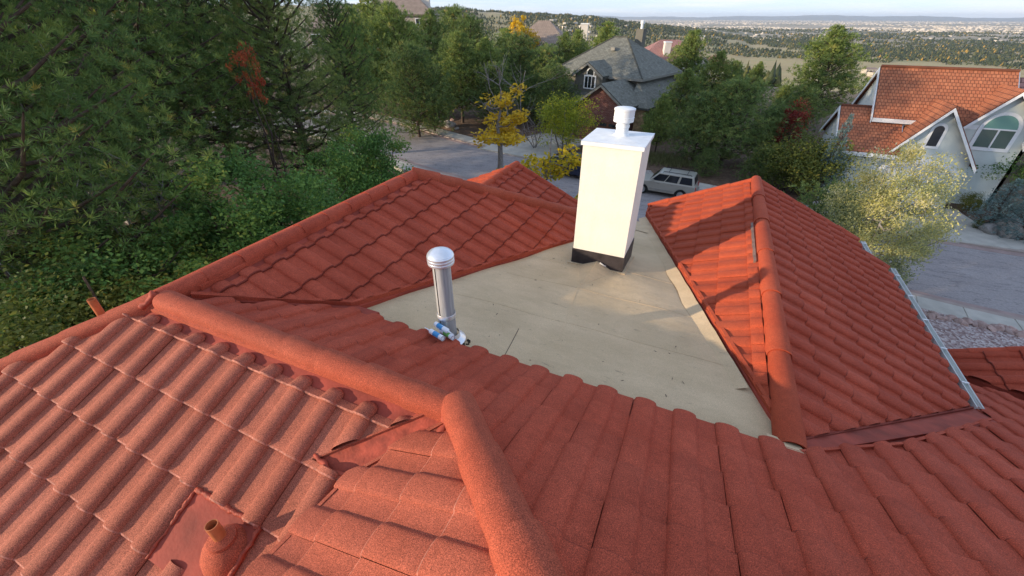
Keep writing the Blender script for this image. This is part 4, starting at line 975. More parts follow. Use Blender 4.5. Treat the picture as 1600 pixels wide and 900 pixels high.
# right gable
G2 = 39.5
hb(rh, 'wall', 'stucco_pale', lambda mb: mb.extrude([(15.95, G2, 0), (19.6, G2, 0), (19.6, G2, z_(-6.1)), (17.62, G2, z_(-3.98)), (15.95, G2, z_(-5.85))], (0, 5.5, 0)), label='right gable wall with large arched window')
gable_roof(rh, 15.95, 17.62, 19.6, z_(-5.85), z_(-3.88), z_(-6.2), G2 - .45, 44.2, 'roof_orange', 0.28)
arch_window(rh, 16.86, 18.56, z_(-7.35), z_(-6.18), G2, 'window_green', 0.22, True, 'window_teal')
# left wing
hb(rh, 'wall', 'stucco_pale', lambda mb: mb.extrude([(9.1, 37.7, 0), (9.1, 44.0, 0), (9.1, 44.0, z_(-7.8)), (9.1, 40.9, z_(-5.65)), (9.1, 37.7, z_(-7.85))], (2.6, 0, 0)), label='left wing wall')
main_slope(rh, 8.85, 12.6, 40.9, z_(-5.62), 37.3, z_(-8.1), 'roof_orange', trim='trim_white')
main_slope(rh, 8.85, 11.2, 40.9, z_(-5.62), 44.3, z_(-8.0), 'roof_orange', trim='trim_white')
hb(rh, 'ridge', 'roof_orange', lambda mb: mb.tube([(8.85, 40.9, z_(-5.5)), (11.1, 40.9, z_(-5.5))], 0.1, 8))
# entry wing, far right
hb(rh, 'wall', 'stucco_grey', lambda mb: mb.box((21.4, 41.5, 2.2), (4.0, 4.0, 4.4)))
main_slope(rh, 19.3, 23.6, 42.0, z_(-5.2), 38.9, z_(-7.1), 'roof_orange', trim='trim_white')
hb(rh, 'wall_lamp', 'lamp_glow_glass', lambda mb: mb.box((20.3, 39.42, 3.3), (0.18, 0.14, 0.3)))
hb(rh, 'wall', 'stucco_pale', lambda mb: mb.box((21.5, 43.4, 3.2), (4.2, 3.0, 6.4)))
main_slope(rh, 18.5, 24.5, 44.0, z_(-3.6), 41.9, z_(-5.3), 'roof_pink')

# --- grey house, middle: built in its own frame (x to its right, y to its back)
GA = radians(-16.0)
GC = on_z(1004, 124, H - 5.5)
GMAT = Matrix.Translation((GC.x, GC.y, 0)) @ Matrix.Rotation(-GA * -1, 4, 'Z')
gh = thing('neighbour_house', (GC.x, GC.y, 0), 'grey shingled house with steep hipped roof and red brick garage', 'house', rz=-radians(16.0) * -1 * -1)
EX = Vector((cos(gh.rotation_euler.z), sin(gh.rotation_euler.z), 0)); EY = Vector((-EX.y, EX.x, 0))
def gl(px, py, y):
    """pixel to the house's own coordinates on its plane y"""
    p = on_plane(px, py, EY, Vector((GC.x, GC.y, 0)) + EY * y); d = p - Vector((GC.x, GC.y, 0))
    return d.dot(EX), d.dot(EY), p.z
EAV = H - 5.5; RDG = EAV + 3.55
W_, D_ = 12.0, 11.0; rx = 5.0
def hip(mb, x0, x1, y0, y1, ze, zt, run, th=0.12):
    a, b_, c, d = (x0, y0, ze), (x1, y0, ze), (x1, y1, ze), (x0, y1, ze)
    ry0 = (y0 + y1) / 2; p, q = (x0 + run, ry0, zt), (x1 - run, ry0, zt)
    mb.slope([a, b_, q, p]); mb.slope([b_, c, q]); mb.slope([c, d, p, q]); mb.slope([d, a, p])
    for s0, s1 in ((a, b_), (b_, c), (c, d), (d, a)): mb.face([(s0[0], s0[1], s0[2] - th), (s1[0], s1[1], s1[2] - th), s1, s0])
    mb.face([(x, y, z - th) for x, y, z in (d, c, b_, a)])
hb(gh, 'wall', 'stucco_grey', lambda mb: mb.box((-W_ / 2, D_ / 2 + .2, EAV / 2 - .1), (W_ - 1, D_ - 1, EAV - .1)))
rf = hb(gh, 'roof', 'roof_grey', lambda mb: hip(mb, -W_, 0, 0, D_, EAV, RDG, 5.2))
for a, b_ in (((0, 0, EAV), (-5.2, D_ / 2, RDG)), ((-W_, 0, EAV), (-W_ + 5.2, D_ / 2, RDG)), ((-W_ + 5.2, D_ / 2, RDG), (-5.2, D_ / 2, RDG))):
    hb(gh, 'ridge', 'roof_grey', lambda mb: mb.tube([a, b_], 0.09, 6), rf)
hb(gh, 'fascia', 'trim_grey', lambda mb: mb.box((-W_ / 2, -.03, EAV - .12), (W_, .05, .24)), rf); hb(gh, 'fascia', 'trim_grey', lambda mb: mb.box((.03, D_ / 2, EAV - .12), (.05, D_, .24)), rf)
# front gable with arched window
ax, _, az_ = gl(922, 97, -0.9); lx_, _, lz_ = gl(899, 112, -0.9); rx_, _, rz_ = gl(943, 120, -0.9)
hw = (rx_ - lx_) / 2 - 0.1; ez = (lz_ + rz_) / 2
hb(gh, 'wall', 'stucco_grey', lambda mb: mb.extrude([(ax - hw, -.9, 2), (ax + hw, -.9, 2), (ax + hw, -.9, ez), (ax, -.9, az_ - .1), (ax - hw, -.9, ez)], (0, 3, 0)), label='grey gable wall with tall arched window')
gable_roof(gh, ax - hw, ax, ax + hw, ez, az_ - .05, ez, -1.35, 4.2, 'roof_grey', 0.3, trim='trim_grey')
wx0, _, wz0 = gl(913, 138, -0.9); wx1, _, _ = gl(929, 138, -0.9); _, _, wzs = gl(921, 119, -0.9); _, _, wzt = gl(922, 106, -.9)
def sq_window(root, x0, x1, z0, z1, y, n=3, mat='window_dark', par=None):
    w = hb(root, 'window', 'trim_white', lambda mb: mb.box(((x0 + x1) / 2, y - .04, (z0 + z1) / 2), (x1 - x0 + .2, .08, z1 - z0 + .2)))
    for k in range(n):
        a = x0 + (x1 - x0) * k / n + .05; b_ = x0 + (x1 - x0) * (k + 1) / n - .05
        hb(root, 'pane', mat, lambda mb: mb.box(((a + b_) / 2, y - .09, (z0 + z1) / 2), (b_ - a, .03, z1 - z0 - .06)), w)
    return w
sq_window(gh, wx0, wx1, wz0 + .1, wzs, -0.9)
arch_window(gh, (wx0 + wx1) / 2 - .38, (wx0 + wx1) / 2 + .38, wzs + .15, wzt - .45, -0.9, 'window_dark', 0.12)
# brick garage gable in front
BY = -4.6
bx, _, bz = gl(942, 131, BY); b0x, _, b0z = gl(905, 157, BY); b1x, _, b1z = gl(976, 168, BY)
bhw = (b1x - b0x) / 2; bx = (b0x + b1x) / 2; bez = (b0z + b1z) / 2
hb(gh, 'wall', 'brick_red', lambda mb: mb.extrude([(bx - bhw, BY, 0), (bx + bhw, BY, 0), (bx + bhw, BY, bez), (bx, BY, bz - .1), (bx - bhw, BY, bez)], (0, 5, 0)), label='red brick garage gable')
gable_roof(gh, bx - bhw, bx, bx + bhw, bez, bz - .05, bez, BY - .45, 1.0, 'roof_grey', 0.35, trim='trim_grey')
hb(gh, 'garage_door', 'garage_brown', lambda mb: mb.box((bx, BY - .02, 1.15), (bhw * 1.55, .06, 2.3)))
for k in range(4): hb(gh, 'pane', 'window_dark', lambda mb: mb.box((bx - bhw * .58 + k * bhw * .39, BY - .06, 2.0), (bhw * .3, .03, .3)), [c for c in gh.children if c.name.startswith('garage_door')][0])
# low skirt roof on the right
SK = bez + .1
def skirt(mb):
    a, b_, c, d = (bx + bhw * .7, -2.4, SK - .4), (2.2, -2.4, SK - .4), (2.2, 9, SK - .4), (-.4, 9, SK + 1.3); e, f_ = (bx + bhw * .5, .3, SK + 1.5), (-.4, .3, SK + 1.5)
    mb.slope([a, b_, f_, e]); mb.slope([b_, c, d, f_]); mb.face([(p[0], p[1], p[2] - .12) for p in (a, e, f_, d, c, b_)])
    for s0, s1 in ((a, b_), (b_, c)): mb.face([(s0[0], s0[1], s0[2] - .2), (s1[0], s1[1], s1[2] - .2), s1, s0])
hb(gh, 'roof', 'roof_grey', skirt)
hb(gh, 'wall', 'stone_tan', lambda mb: mb.box(((bx + bhw * .7 + 1.8) / 2, 2.5, (SK - .5) / 2), (1.8 - bx - bhw * .7, 9.0, SK - .5)))
hb(gh, 'roof', 'roof_grey', lambda mb: (mb.slope([(-W_ - .5, -2.2, SK - .5), (bx - bhw * .6, -2.2, SK - .5), (bx - bhw * .6, .4, SK + 1.0), (-W_ - .5, .4, SK + 1.0)]), mb.face([(-W_ - .5, -2.2, SK - .5), (bx - bhw * .6, -2.2, SK - .5), (bx - bhw * .6, -2.2, SK - .7), (-W_ - .5, -2.2, SK - .7)])))
hb(gh, 'wall', 'stucco_grey', lambda mb: mb.box(((-W_ - .2 + bx - bhw * .6) / 2, 0.2, SK / 2 - .4), (bx - bhw * .6 + W_, 4.0, SK - .8)))
sq_window(gh, -W_ + .6, -W_ + 1.7, EAV - 1.9, EAV - .9, .68, 2)
gcx = -4.3
cb = hb(gh, 'chimney', 'stucco_grey', lambda mb: mb.box((gcx, D_ / 2 + 1.6, RDG - 1), (0.9, 0.9, 3.6)))
hb(gh, 'flue', 'white_metal', lambda mb: mb.lathe((gcx, D_ / 2 + 1.6, RDG + .8), [(0.16, 0), (0.16, .5), (.24, .5), (.24, .8), (0, .85)], 12), cb)
hb(gh, 'roof_vent', 'trim_grey', lambda mb: mb.box((-5.6, 3.3, EAV + 2.45), (.5, .4, .3)))

# --- far houses: hipped roofs, walls, windows, chimneys
def far_house(px, py, D, W, Dp, rise, wallh, rz, roofm, wallm, label, chim=None, gable=None):
    """px, py = pixel of the roof top at distance D"""
    c = at_dist(px, py, D); g = gz(c.x, c.y); ze = c.z - rise
    r_ = thing('neighbour_house', (c.x, c.y, g - 0.5), label, 'house', rz=rz); b0 = g - 0.5
    e = ze - b0
    hb(r_, 'wall', wallm, lambda mb: mb.box((0, 0, e / 2), (W - .8, Dp - .8, e)))
    run = min(W, Dp) / 2 * 0.98
    rf_ = hb(r_, 'roof', roofm, lambda mb: hip(mb, -W / 2, W / 2, -Dp / 2, Dp / 2, e, e + rise, run, 0.3))
    if gable:
        gx_, gw, gh_ = gable; zt = e + gh_
        hb(r_, 'wall', wallm, lambda mb: mb.extrude([(gx_ - gw, -Dp / 2 - .8, 0), (gx_ + gw, -Dp / 2 - .8, 0), (gx_ + gw, -Dp / 2 - .8, e), (gx_, -Dp / 2 - .8, zt), (gx_ - gw, -Dp / 2 - .8, e)], (0, 4, 0)))
        gable_roof(r_, gx_ - gw, gx_, gx_ + gw, e, zt, e, -Dp / 2 - 1.2, -Dp / 2 + 4, roofm, .3, .2, trim=wallm)
        sq_window(r_, gx_ - gw * .5, gx_ + gw * .5, e - 2.4, e - .4, -Dp / 2 - .8, 2)
    for k in (-.3, .3): sq_window(r_, W * k - .8, W * k + .8, e - 2.2, e - .8, -Dp / 2 + .4, 2)
    if chim:
        for cx_, cy_, ch, cw_ in chim:
            k = hb(r_, 'chimney', wallm if wallm != 'stucco_beige' else 'stucco_cream', lambda mb: mb.box((cx_, cy_, e + ch / 2), (cw_, cw_, ch)))
            hb(r_, 'chimney_cap', 'trim_white', lambda mb: mb.box((cx_, cy_, e + ch + .1), (cw_ + .2, cw_ + .2, .2)), k)
    return r_
far_house(850, 32, 98, 15, 13, 5.2, 6, radians(-14 + 24), 'roof_tan', 'stucco_beige', 'tan hip-roofed house with pale chimney beyond the pines', [(8.2, 0, 4.6, 1.3)], (1.5, 1.6, 2.0))
far_house(1047, 62, 118, 17, 13, 4.0, 6, radians(22), 'roof_pink', 'stucco_cream', 'pink-roofed house with white chimneys behind the grey house', [(-1.5, -4, 3.6, 1.4), (7.5, 2, 4.6, 1.4)], (4.2, 3.0, 2.4))
far_house(1118, 86, 150, 10, 9, 3.0, 5, radians(20), 'roof_pink', 'stucco_cream', 'small pink roof corner behind the bright pine')
far_house(527, 8, 92, 11, 10, 3.4, 6, radians(30), 'roof_tan', 'stucco_beige', 'beige hipped roof peeking between the pines, upper left')
far_house(622, -18, 120, 17, 12, 5.0, 7, radians(25), 'roof_tan', 'stucco_beige', 'large tan roof with chimney at the top edge', [(6.2, -1.0, 5.6, 1.8)])

# ------------------------------------------------------------------ vehicles
def wheel(root, x, y, r_=0.37, w=0.25):
    s = 1 if y > 0 else -1
    mb = MB(); mb.lathe((x, y - s * w / 2, r_), [(0.2, 0), (r_ - .02, 0), (r_, .03), (r_, w - .03), (r_ - .02, w), (0.24, w)], 22, axis=(0, s, 0)); wo_ = mb.build('wheel', 'tyre', root, smooth=40)
    mb = MB(); mb.lathe((x, y - s * w / 2, r_), [(0.245, w - .03), (0.235, w - .01), (0.2, w - .04), (0.08, w - .02), (0.0, w - .015)], 22, axis=(0, s, 0)); mb.build('rim', 'rim', wo_, smooth=40)
def car_body(root, prof, hw, mat, arches, z0=0.32, name='body'):
    """side outline (x, z) with wheel arches cut out, swept across the width with rounded shoulders"""
    low = []
    xs = sorted(arches)
    x_end, x_start = prof[-1][0], prof[0][0]
    bottom = []
    for (cx_, r_) in xs:
        for k in range(9): a = pi - pi * k / 8; bottom.append((cx_ + r_ * cos(a), z0 + max(0, r_ * sin(a) * 0.95)))
    outline = [(x_start, z0)] + bottom + [(x_end, z0)] + prof[::-1]
    mb = MB(); secs = [(hw, 0.0), (hw - .03, .04), (hw - .12, .075)]
    # side faces (both), then the sheet over the top
    for s in (-1, 1):
        P_ = [(x, s * hw, z) for x, z in outline]; mb.face(P_ if s < 0 else P_[::-1])
    n = len(outline)
    for i in range(n):
        a, b_ = outline[i], outline[(i + 1) % n]
        mb.face([(a[0], -hw, a[1]), (a[0], hw, a[1]), (b_[0], hw, b_[1]), (b_[0], -hw, b_[1])])
    o = mb.build(name, mat, root, smooth=38, weld=True)
    bv = o.modifiers.new('bevel', 'BEVEL'); bv.width = 0.045; bv.segments = 3; bv.limit_method = 'ANGLE'; bv.angle_limit = radians(40)
    return o
def loft(mb, lo, hi):
    n = len(lo)
    for i in range(n): mb.face([lo[i], lo[(i + 1) % n], hi[(i + 1) % n], hi[i]])
    mb.face(hi)
def vehicle(kind, loc, rz, label):
    body_m = 'paint_beige' if kind == 'suv' else 'paint_navy'
    r_ = thing('parked_car' if kind == 'suv' else 'pickup_truck', loc, label, 'car' if kind == 'suv' else 'truck', rz=rz); hw = 0.90
    if kind == 'suv':
        prof = [(-2.38, .45), (-2.40, .72), (-2.28, .92), (-1.25, 1.08), (-1.0, 1.12), (2.22, 1.12), (2.28, .95), (2.30, .5)]
        car_body(r_, prof, hw, body_m, [(-1.5, .45), (1.35, .45)])
        cab = [(-1.12, 2.20, 1.10, -.45, 2.02, 1.76)]
        x0, x1, zb, x2, x3, zt = cab[0]
    else:
        prof = [(-2.75, .5), (-2.78, .85), (-2.6, 1.02), (-1.35, 1.14), (0.75, 1.16), (2.75, 1.14), (2.78, .6)]
        car_body(r_, prof, hw + .04, body_m, [(-1.75, .47), (1.65, .47)])
        x0, x1, zb, x2, x3, zt = -1.25, 0.85, 1.12, -.55, .65, 1.80
    lo = [(x0, -hw + .03, zb), (x1, -hw + .03, zb), (x1, hw - .03, zb), (x0, hw - .03, zb)]; ti = .17
    hi = [(x2, -hw + ti, zt), (x3, -hw + ti, zt), (x3, hw - ti, zt), (x2, hw - ti, zt)]
    mb = MB(); loft(mb, lo, hi); cb_ = mb.build('cabin', body_m, r_, weld=True)
    bv = cb_.modifiers.new('bevel', 'BEVEL'); bv.width = 0.06; bv.segments = 3; bv.limit_method = 'ANGLE'
    lo, hi = [Vector(p) for p in lo], [Vector(p) for p in hi]
    def pane(i, u0, u1, v0=.1, v1=.84, push=0.012):
        j = (i + 1) % 4; n = (lo[j] - lo[i]).cross(hi[i] - lo[i]).normalized()
        q = [lo[i].lerp(lo[j], u).lerp(hi[i].lerp(hi[j], u), v) + n * push for u, v in ((u0, v0), (u1, v0), (u1, v1), (u0, v1))]
        mb = MB(); mb.extrude(q, -n * .01); mb.build('window', 'car_glass', r_)
    if kind == 'suv':
        for a, b_ in ((.05, .33), (.35, .62), (.67, .95)): pane(0, a, b_); pane(2, 1 - b_, 1 - a)
    else:
        for a, b_ in ((.06, .5), (.54, .94)): pane(0, a, b_); pane(2, 1 - b_, 1 - a)
    pane(3, .08, .92); pane(1, .08, .92)
    wx = (-1.5, 1.35) if kind == 'suv' else (-1.75, 1.65)
    for x in wx:
        for y in (-hw + .08, hw - .08): wheel(r_, x, y)
        for s in (-1, 1): mb = MB(); mb.box((x, s * (hw - .12), .55), (1.0, .1, .6)); mb.build('wheel_well', 'black_plastic', r_)
    L0, L1 = prof[0][0], prof[-1][0]
    for x, m_ in ((L0 - .05, 'trim_car' if kind == 'suv' else 'rim'), (L1 + .05, 'trim_car' if kind == 'suv' else 'rim')):
        mb = MB(); mb.box((x, 0, .52), (.16, hw * 1.95, .22)); o = mb.build('bumper', m_, r_)
        b2 = o.modifiers.new('bevel', 'BEVEL'); b2.width = .05; b2.segments = 2
    for s in (-1, 1):
        mb = MB(); mb.box((L0 - .0, s * (hw - .26), .80), (.08, .36, .16)); mb.build('headlight', 'light_clear', r_)
        mb = MB(); mb.box((L1 + .0, s * (hw - .12), .88), (.06, .16, .34)); mb.build('tail_light', 'light_red', r_)
        mb = MB(); mb.box(((x0 + .35), s * (hw + .1), 1.15), (.12, .2, .16)); mb.build('mirror', body_m, r_)
        mb = MB(); mb.box((sum(wx) / 2, s * (hw + .006), .50), (1.75, .04, .12)); mb.build('side_moulding', 'trim_car', r_)
        for x in ((-.35, .62) if kind == 'suv' else (-.2,)):
            mb = MB(); mb.box((x, s * (hw + .01), .98), (.16, .03, .04)); mb.build('door_handle', 'trim_car', r_)
    if kind == 'suv':
        for s in (-1, 1): mb = MB(); mb.tube([(-.2, s * .62, 1.77), (-.15, s * .62, 1.84), (1.75, s * .62, 1.84), (1.85, s * .62, 1.77)], .022, 6); mb.build('roof_rail', 'black_plastic', r_)
        for x in (.2, 1.5): mb = MB(); mb.tube([(x, -.62, 1.85), (x, .62, 1.85)], .02, 6); mb.build('roof_crossbar', 'black_plastic', r_)
    else:
        mb = MB(); mb.box((1.8, 0, 1.17), (1.75, 1.6, .03)); mb.build('bed_liner', 'black_plastic', r_)
        mb = MB(); mb.box((L0 - .02, 0, .82), (.06, 1.0, .2)); mb.build('grille', 'rim', r_)
    return r_
wr = on_z(1061, 311.5, 0); wf = on_z(1006, 304, 0)
dirv = Vector((0.975, 0.20, 0)).normalized() if False else (wr - wf).normalized()
dirv = (offset_pt(33, 0) - offset_pt(41, 0)).normalized(); 
rzc = atan2(dirv.y, dirv.x) * 0.5 + atan2((wr - wf).y, (wr - wf).x) * 0.5
cx = wr - Vector((cos(rzc), sin(rzc), 0)) * 1.35 + Vector((-sin(rzc), cos(rzc), 0)) * 0.82
vehicle('suv', (cx.x, cx.y, 0.0), rzc, 'beige estate car with roof rails parked across the street')
pk = on_z(893, 283, 0); vehicle('pickup', (pk.x - 0.3, pk.y + 1.6, 0.0), rzc + pi * 0 - .05, 'dark blue pickup truck half hidden behind the yellow tree')

# ------------------------------------------------------------------ vegetation
def rand_dirs(n, up=0.0):
    v = RNG.normal(size=(n, 3)); v[:, 2] += up; return v / np.linalg.norm(v, axis=1, keepdims=True)
def tufts(C, A_, ln, wd, K, tone, spread=0.75):
    """bursts of K thin needle blades at centres C leaning along A_"""
    n = len(C); C = np.repeat(C, K, 0); A2 = np.repeat(A_, K, 0); tn = np.repeat(tone, K)
    d = A2 + RNG.normal(size=(n * K, 3)) * spread; d /= np.linalg.norm(d, axis=1, keepdims=True)
    s = np.cross(d, rand_dirs(n * K)); s /= np.linalg.norm(s, axis=1, keepdims=True) + 1e-9
    L_ = (ln * RNG.uniform(.6, 1.25, n * K))[:, None]; w = wd / 2
    V = np.stack([C - s * w * .5 + d * L_ * .05, C + s * w * .5 + d * L_ * .05, C + s * w + d * L_ * .6, C + d * L_, C - s * w + d * L_ * .6], 1)
    Vf = V.reshape(-1, 3); b0 = np.arange(n * K) * 5
    Fq = np.stack([b0, b0 + 1, b0 + 2, b0 + 4], 1); Ft = np.stack([b0 + 4, b0 + 2, b0 + 3, b0 + 3], 1)
    # one kite per blade: four corners
    V4 = V[:, [0, 2, 3, 4]].reshape(-1, 3); b4 = np.arange(n * K) * 4
    return V4, np.stack([b4, b4 + 1, b4 + 2, b4 + 3], 1), np.repeat(tn, 4)
def leaves(C, size, tone, asp=0.6, up=0.3):
    n = len(C); nrm = rand_dirs(n, up); t_ = np.cross(nrm, rand_dirs(n)); t_ /= np.linalg.norm(t_, axis=1, keepdims=True) + 1e-9
    b_ = np.cross(nrm, t_); s = (size * RNG.uniform(.6, 1.35, n))[:, None]
    V = np.stack([C - t_ * s * .5, C + b_ * s * asp * .5 - nrm * s * .08, C + t_ * s * .5, C - b_ * s * asp * .5 - nrm * s * .08], 1).reshape(-1, 3)
    b4 = np.arange(n) * 4
    return V, np.stack([b4, b4 + 1, b4 + 2, b4 + 3], 1), np.repeat(tone, 4)
def branch_mesh(segs, mat, name='trunk', n=6):
    mb = MB()
    for pts, rad in segs: mb.tube(pts, rad, n, cap=False)
    me = mb.build(name, mat, None, smooth=True); d = me.data; bpy.data.objects.remove(me); return d
PROTO = {}
def pine_proto(key, Hh, R0, nb, tpb, K, ln, wd, mat, base=0.18, shape=0.8, seed=1, droop=0.1, irregular=0.35, trunk_mat='bark'):
    """needle tree: tapered leaning trunk, whorled limbs, needle tufts along the outer limbs"""
    global RNG; RNG = np.random.default_rng(seed); rs = random.Random(seed)
    bend = [(rs.uniform(-.03, .03) * Hh, rs.uniform(-.03, .03) * Hh) for _ in range(4)]
    def axis(t_):
        k = t_ * 3; i = min(int(k), 2); f = k - i
        x = bend[i][0] * (1 - f) + bend[i + 1][0] * f; y = bend[i][1] * (1 - f) + bend[i + 1][1] * f
        return np.array([x * t_, y * t_, Hh * t_])
    segs = [([Vector(axis(t_)) for t_ in np.linspace(0, .97, 9)], [max(.015, Hh * .019 * (1 - t_) ** .85) for t_ in np.linspace(0, .97, 9)])]
    Cs, As, Tn = [], [], []
    for b_ in range(nb):
        t_ = base + (1 - base) * ((b_ + rs.random()) / nb) ** 0.92; az = b_ * 2.399 + rs.uniform(-.4, .4)
        rel = (t_ - base) / (1 - base)
        prof = (min(1, rel / .16) ** .6) * (1 - rel) ** shape + .06
        Lb = R0 * prof * rs.uniform(1 - irregular, 1 + irregular)
        p0 = axis(t_); el = rs.uniform(-.05, .35) + rel * .55
        d = np.array([cos(az) * cos(el), sin(az) * cos(el), sin(el)])
        mid = p0 + d * Lb * .55 + np.array([0, 0, -droop * Lb * .3]); end = p0 + d * Lb + np.array([0, 0, -droop * Lb * .2 + .12 * Lb])
        if Lb > R0 * .25: segs.append(([Vector(p0), Vector(mid), Vector(end)], [Hh * .0055 * (1.2 - rel), Hh * .0035, Hh * .0012]))
        n = max(3, int(tpb * (Lb / R0) ** 1.15)); bt = rs.random()
        for k in range(n):
            f = 0.28 + 0.75 * rs.random() ** .7
            q = (p0 * (1 - f) ** 2 + 2 * mid * f * (1 - f) + end * f * f) if f <= 1 else end + (end - mid) * (f - 1)
            sp = Lb * .26 * (1.15 - .4 * f); q = q + np.array([rs.gauss(0, sp), rs.gauss(0, sp), rs.gauss(0, sp * .55) + sp * .15])
            o_ = q - p0; o_ = o_ / (np.linalg.norm(o_) + 1e-6); a = o_ * .6 + np.array([0, 0, .55])
            Cs.append(q); As.append(a); Tn.append(np.clip(.45 * bt + .55 * rs.random(), 0, 1))
    V, Fc, tn = tufts(np.array(Cs), np.array(As), ln, wd, K, np.array(Tn))
    PROTO[key] = (branch_mesh(segs, trunk_mat), np_mesh('crown', V, Fc, mat, tn), Hh)
def broad_proto(key, Hh, R0, nclump, lpc, leaf, mat, trunk_mat='bark', base=.12, seed=1, flat=0.8, asp=.6, stems=4, cl=0.42, sparse=False, tone_up=0.0, lean=0):
    """leafy tree or bush: forked stems, leaf clumps scattered through a lumpy crown"""
    global RNG; RNG = np.random.default_rng(seed); rs = random.Random(seed)
    segs, tips = [], []
    cz_ = Hh * (base + (1 - base) * .52); rzv = Hh * (1 - base) * .5
    for s in range(stems):
        az = 2 * pi * s / stems + rs.uniform(-.5, .5); off = 0 if stems < 3 else R0 * .12
        p0 = Vector((cos(az) * off, sin(az) * off, 0)); top = Vector((cos(az) * R0 * .5 * rs.uniform(.3, 1.2), sin(az) * R0 * .5, Hh * rs.uniform(.7, .95)))
        if stems == 1: top = Vector((rs.uniform(-.1, .1) * R0, rs.uniform(-.1, .1) * R0, Hh * .92))
        pts = [p0.lerp(top, t_) + Vector((rs.gauss(0, .03), rs.gauss(0, .03), 0)) * Hh * t_ * (1 - t_) * 2 for t_ in np.linspace(0, 1, 7)]
        r0 = Hh * (.016 if stems > 1 else .024); segs.append((pts, [max(.008, r0 * (1 - .9 * t_)) for t_ in np.linspace(0, 1, 7)]))
        for k in range(9 if sparse else 5):
            t_ = rs.uniform(.25, .92); q = pts[min(5, int(t_ * 6))]; a2 = rs.uniform(0, 2 * pi)
            e = q + Vector((cos(a2), sin(a2), rs.uniform(.2, .9))) * R0 * rs.uniform(.45, .95) * (1.1 - t_ * .6)
            segs.append(([q, q.lerp(e, .5) + Vector((0, 0, -.03 * Hh)), e], [r0 * .42, r0 * .25, .006])); tips += [e, q.lerp(e, .6)]
            for _ in range(3 if sparse else 0):
                w = q.lerp(e, rs.uniform(.4, 1)); e2 = w + Vector((rs.gauss(0, 1), rs.gauss(0, 1), rs.uniform(0, 1))).normalized() * R0 * .3
                segs.append(([w, e2], [r0 * .16, .004])); tips.append(e2)
    C, tn = [], []
    for k in range(nclump):
        if sparse: c = np.array(rs.choice(tips)); rad = R0 * cl * .5
        else:
            v = rand_dirs(1, .15)[0]; rr_ = rs.random() ** .38
            c = np.array([v[0] * R0 * rr_, v[1] * R0 * rr_, cz_ + v[2] * rzv * rr_]); lump = 1 + .22 * sin(3 * atan2(v[1], v[0]) + seed) + .12 * sin(7 * atan2(v[1], v[0]))
            c[:2] *= lump; rad = R0 * cl * rs.uniform(.5, 1.1)
        n = max(4, int(lpc * rs.uniform(.4, 1.5))); g = RNG.normal(size=(n, 3)); g /= np.linalg.norm(g, axis=1, keepdims=True); g *= (RNG.random((n, 1)) ** .45) * rad; g[:, 2] *= flat
        C.append(c + g); base_t = rs.random() * .55 + tone_up * (c[2] / Hh - .5)
        tn.append(np.clip(base_t + .45 * RNG.random(n), 0, 1))
    C = np.concatenate(C); tn = np.concatenate(tn); keep = C[:, 2] > Hh * base * .4
    V, Fc, t4 = leaves(C[keep], leaf, tn[keep], asp)
    PROTO[key] = (branch_mesh(segs, trunk_mat), np_mesh('crown', V, Fc, mat, t4), Hh)
def bare_proto(key, Hh, R0, n, mat='bark_grey', seed=1, twigs=6, stems=5):
    rs = random.Random(seed); segs = []
    def grow(p, d, L_, r_, lev):
        pts = [p]; q = p
        for k in range(3):
            d = (d + Vector((rs.gauss(0, .18), rs.gauss(0, .18), rs.gauss(0.05, .12)))).normalized(); q = q + d * L_ / 3; pts.append(q)
        segs.append((pts, [r_, r_ * .8, r_ * .6, r_ * .4]))
        if lev > 0:
            for k in range(twigs if lev > 1 else twigs - 2):
                a = pts[rs.randint(1, 3)]; grow(a, (d + Vector((rs.gauss(0, .8), rs.gauss(0, .8), rs.gauss(.1, .5)))).normalized(), L_ * rs.uniform(.35, .6), max(.005, r_ * .45), lev - 1)
    for s in range(stems):
        az = 2 * pi * s / stems + rs.random(); grow(Vector((0, 0, 0)), Vector((cos(az) * R0 / Hh, sin(az) * R0 / Hh, 1)).normalized(), Hh * rs.uniform(.7, 1), Hh * .014, 2)
    PROTO[key] = (branch_mesh(segs, mat, n=4), None, Hh)

pine_proto('pond1', 16, 4.3, 150, 58, 22, .22, .018, 'needles_dark', .14, .55, 3)
pine_proto('pond2', 16, 3.7, 140, 58, 22, .22, .018, 'needles_dark', .16, .62, 8)
pine_proto('pond3', 16, 3.6, 140, 58, 22, .22, .018, 'needles_olive', .14, .7, 21)
pine_proto('pineA', 10, 3.42, 121, 29, 13, .38, .055, 'needles_olive', .12, .75, 5)
pine_proto('pineB', 10, 3.07, 108, 32, 13, .38, .055, 'needles_olive', .14, .6, 14, irregular=.45)
pine_proto('pineC', 10, 3.78, 121, 32, 13, .36, .05, 'needles_mid', .08, .5, 17, irregular=.4)
pine_proto('juniper', 5, 2.2, 90, 24, 10, .24, .045, 'needles_mid', .03, .45, 19, irregular=.3)
pine_proto('spruce', 6, 2.1, 130, 18, 10, .20, .035, 'needles_blue', .03, .95, 23, droop=.25, irregular=.12)
broad_proto('oak1', 5, 1.7, 70, 330, .085, 'leaf_oak', seed=4, cl=.34)
broad_proto('oak2', 5, 1.9, 70, 330, .085, 'leaf_oak', seed=9, flat=.75, cl=.34)
broad_proto('bushy', 3, 0.95, 55, 420, .040, 'leaf_autumn_bush', seed=6)
broad_proto('olivebush', 4, 2.4, 90, 90, .15, 'leaf_autumn_bush', seed=16)
broad_proto('silver', 7.5, 2.7, 230, 190, .115, 'leaf_silver', 'bark_grey', base=.03, seed=12, asp=.4, stems=5, cl=.30, tone_up=.8)
broad_proto('yellow_sparse', 7, 2.2, 150, 15, .19, 'leaf_yellow', 'bark_grey', base=.3, seed=31, stems=1, cl=.35, sparse=True)
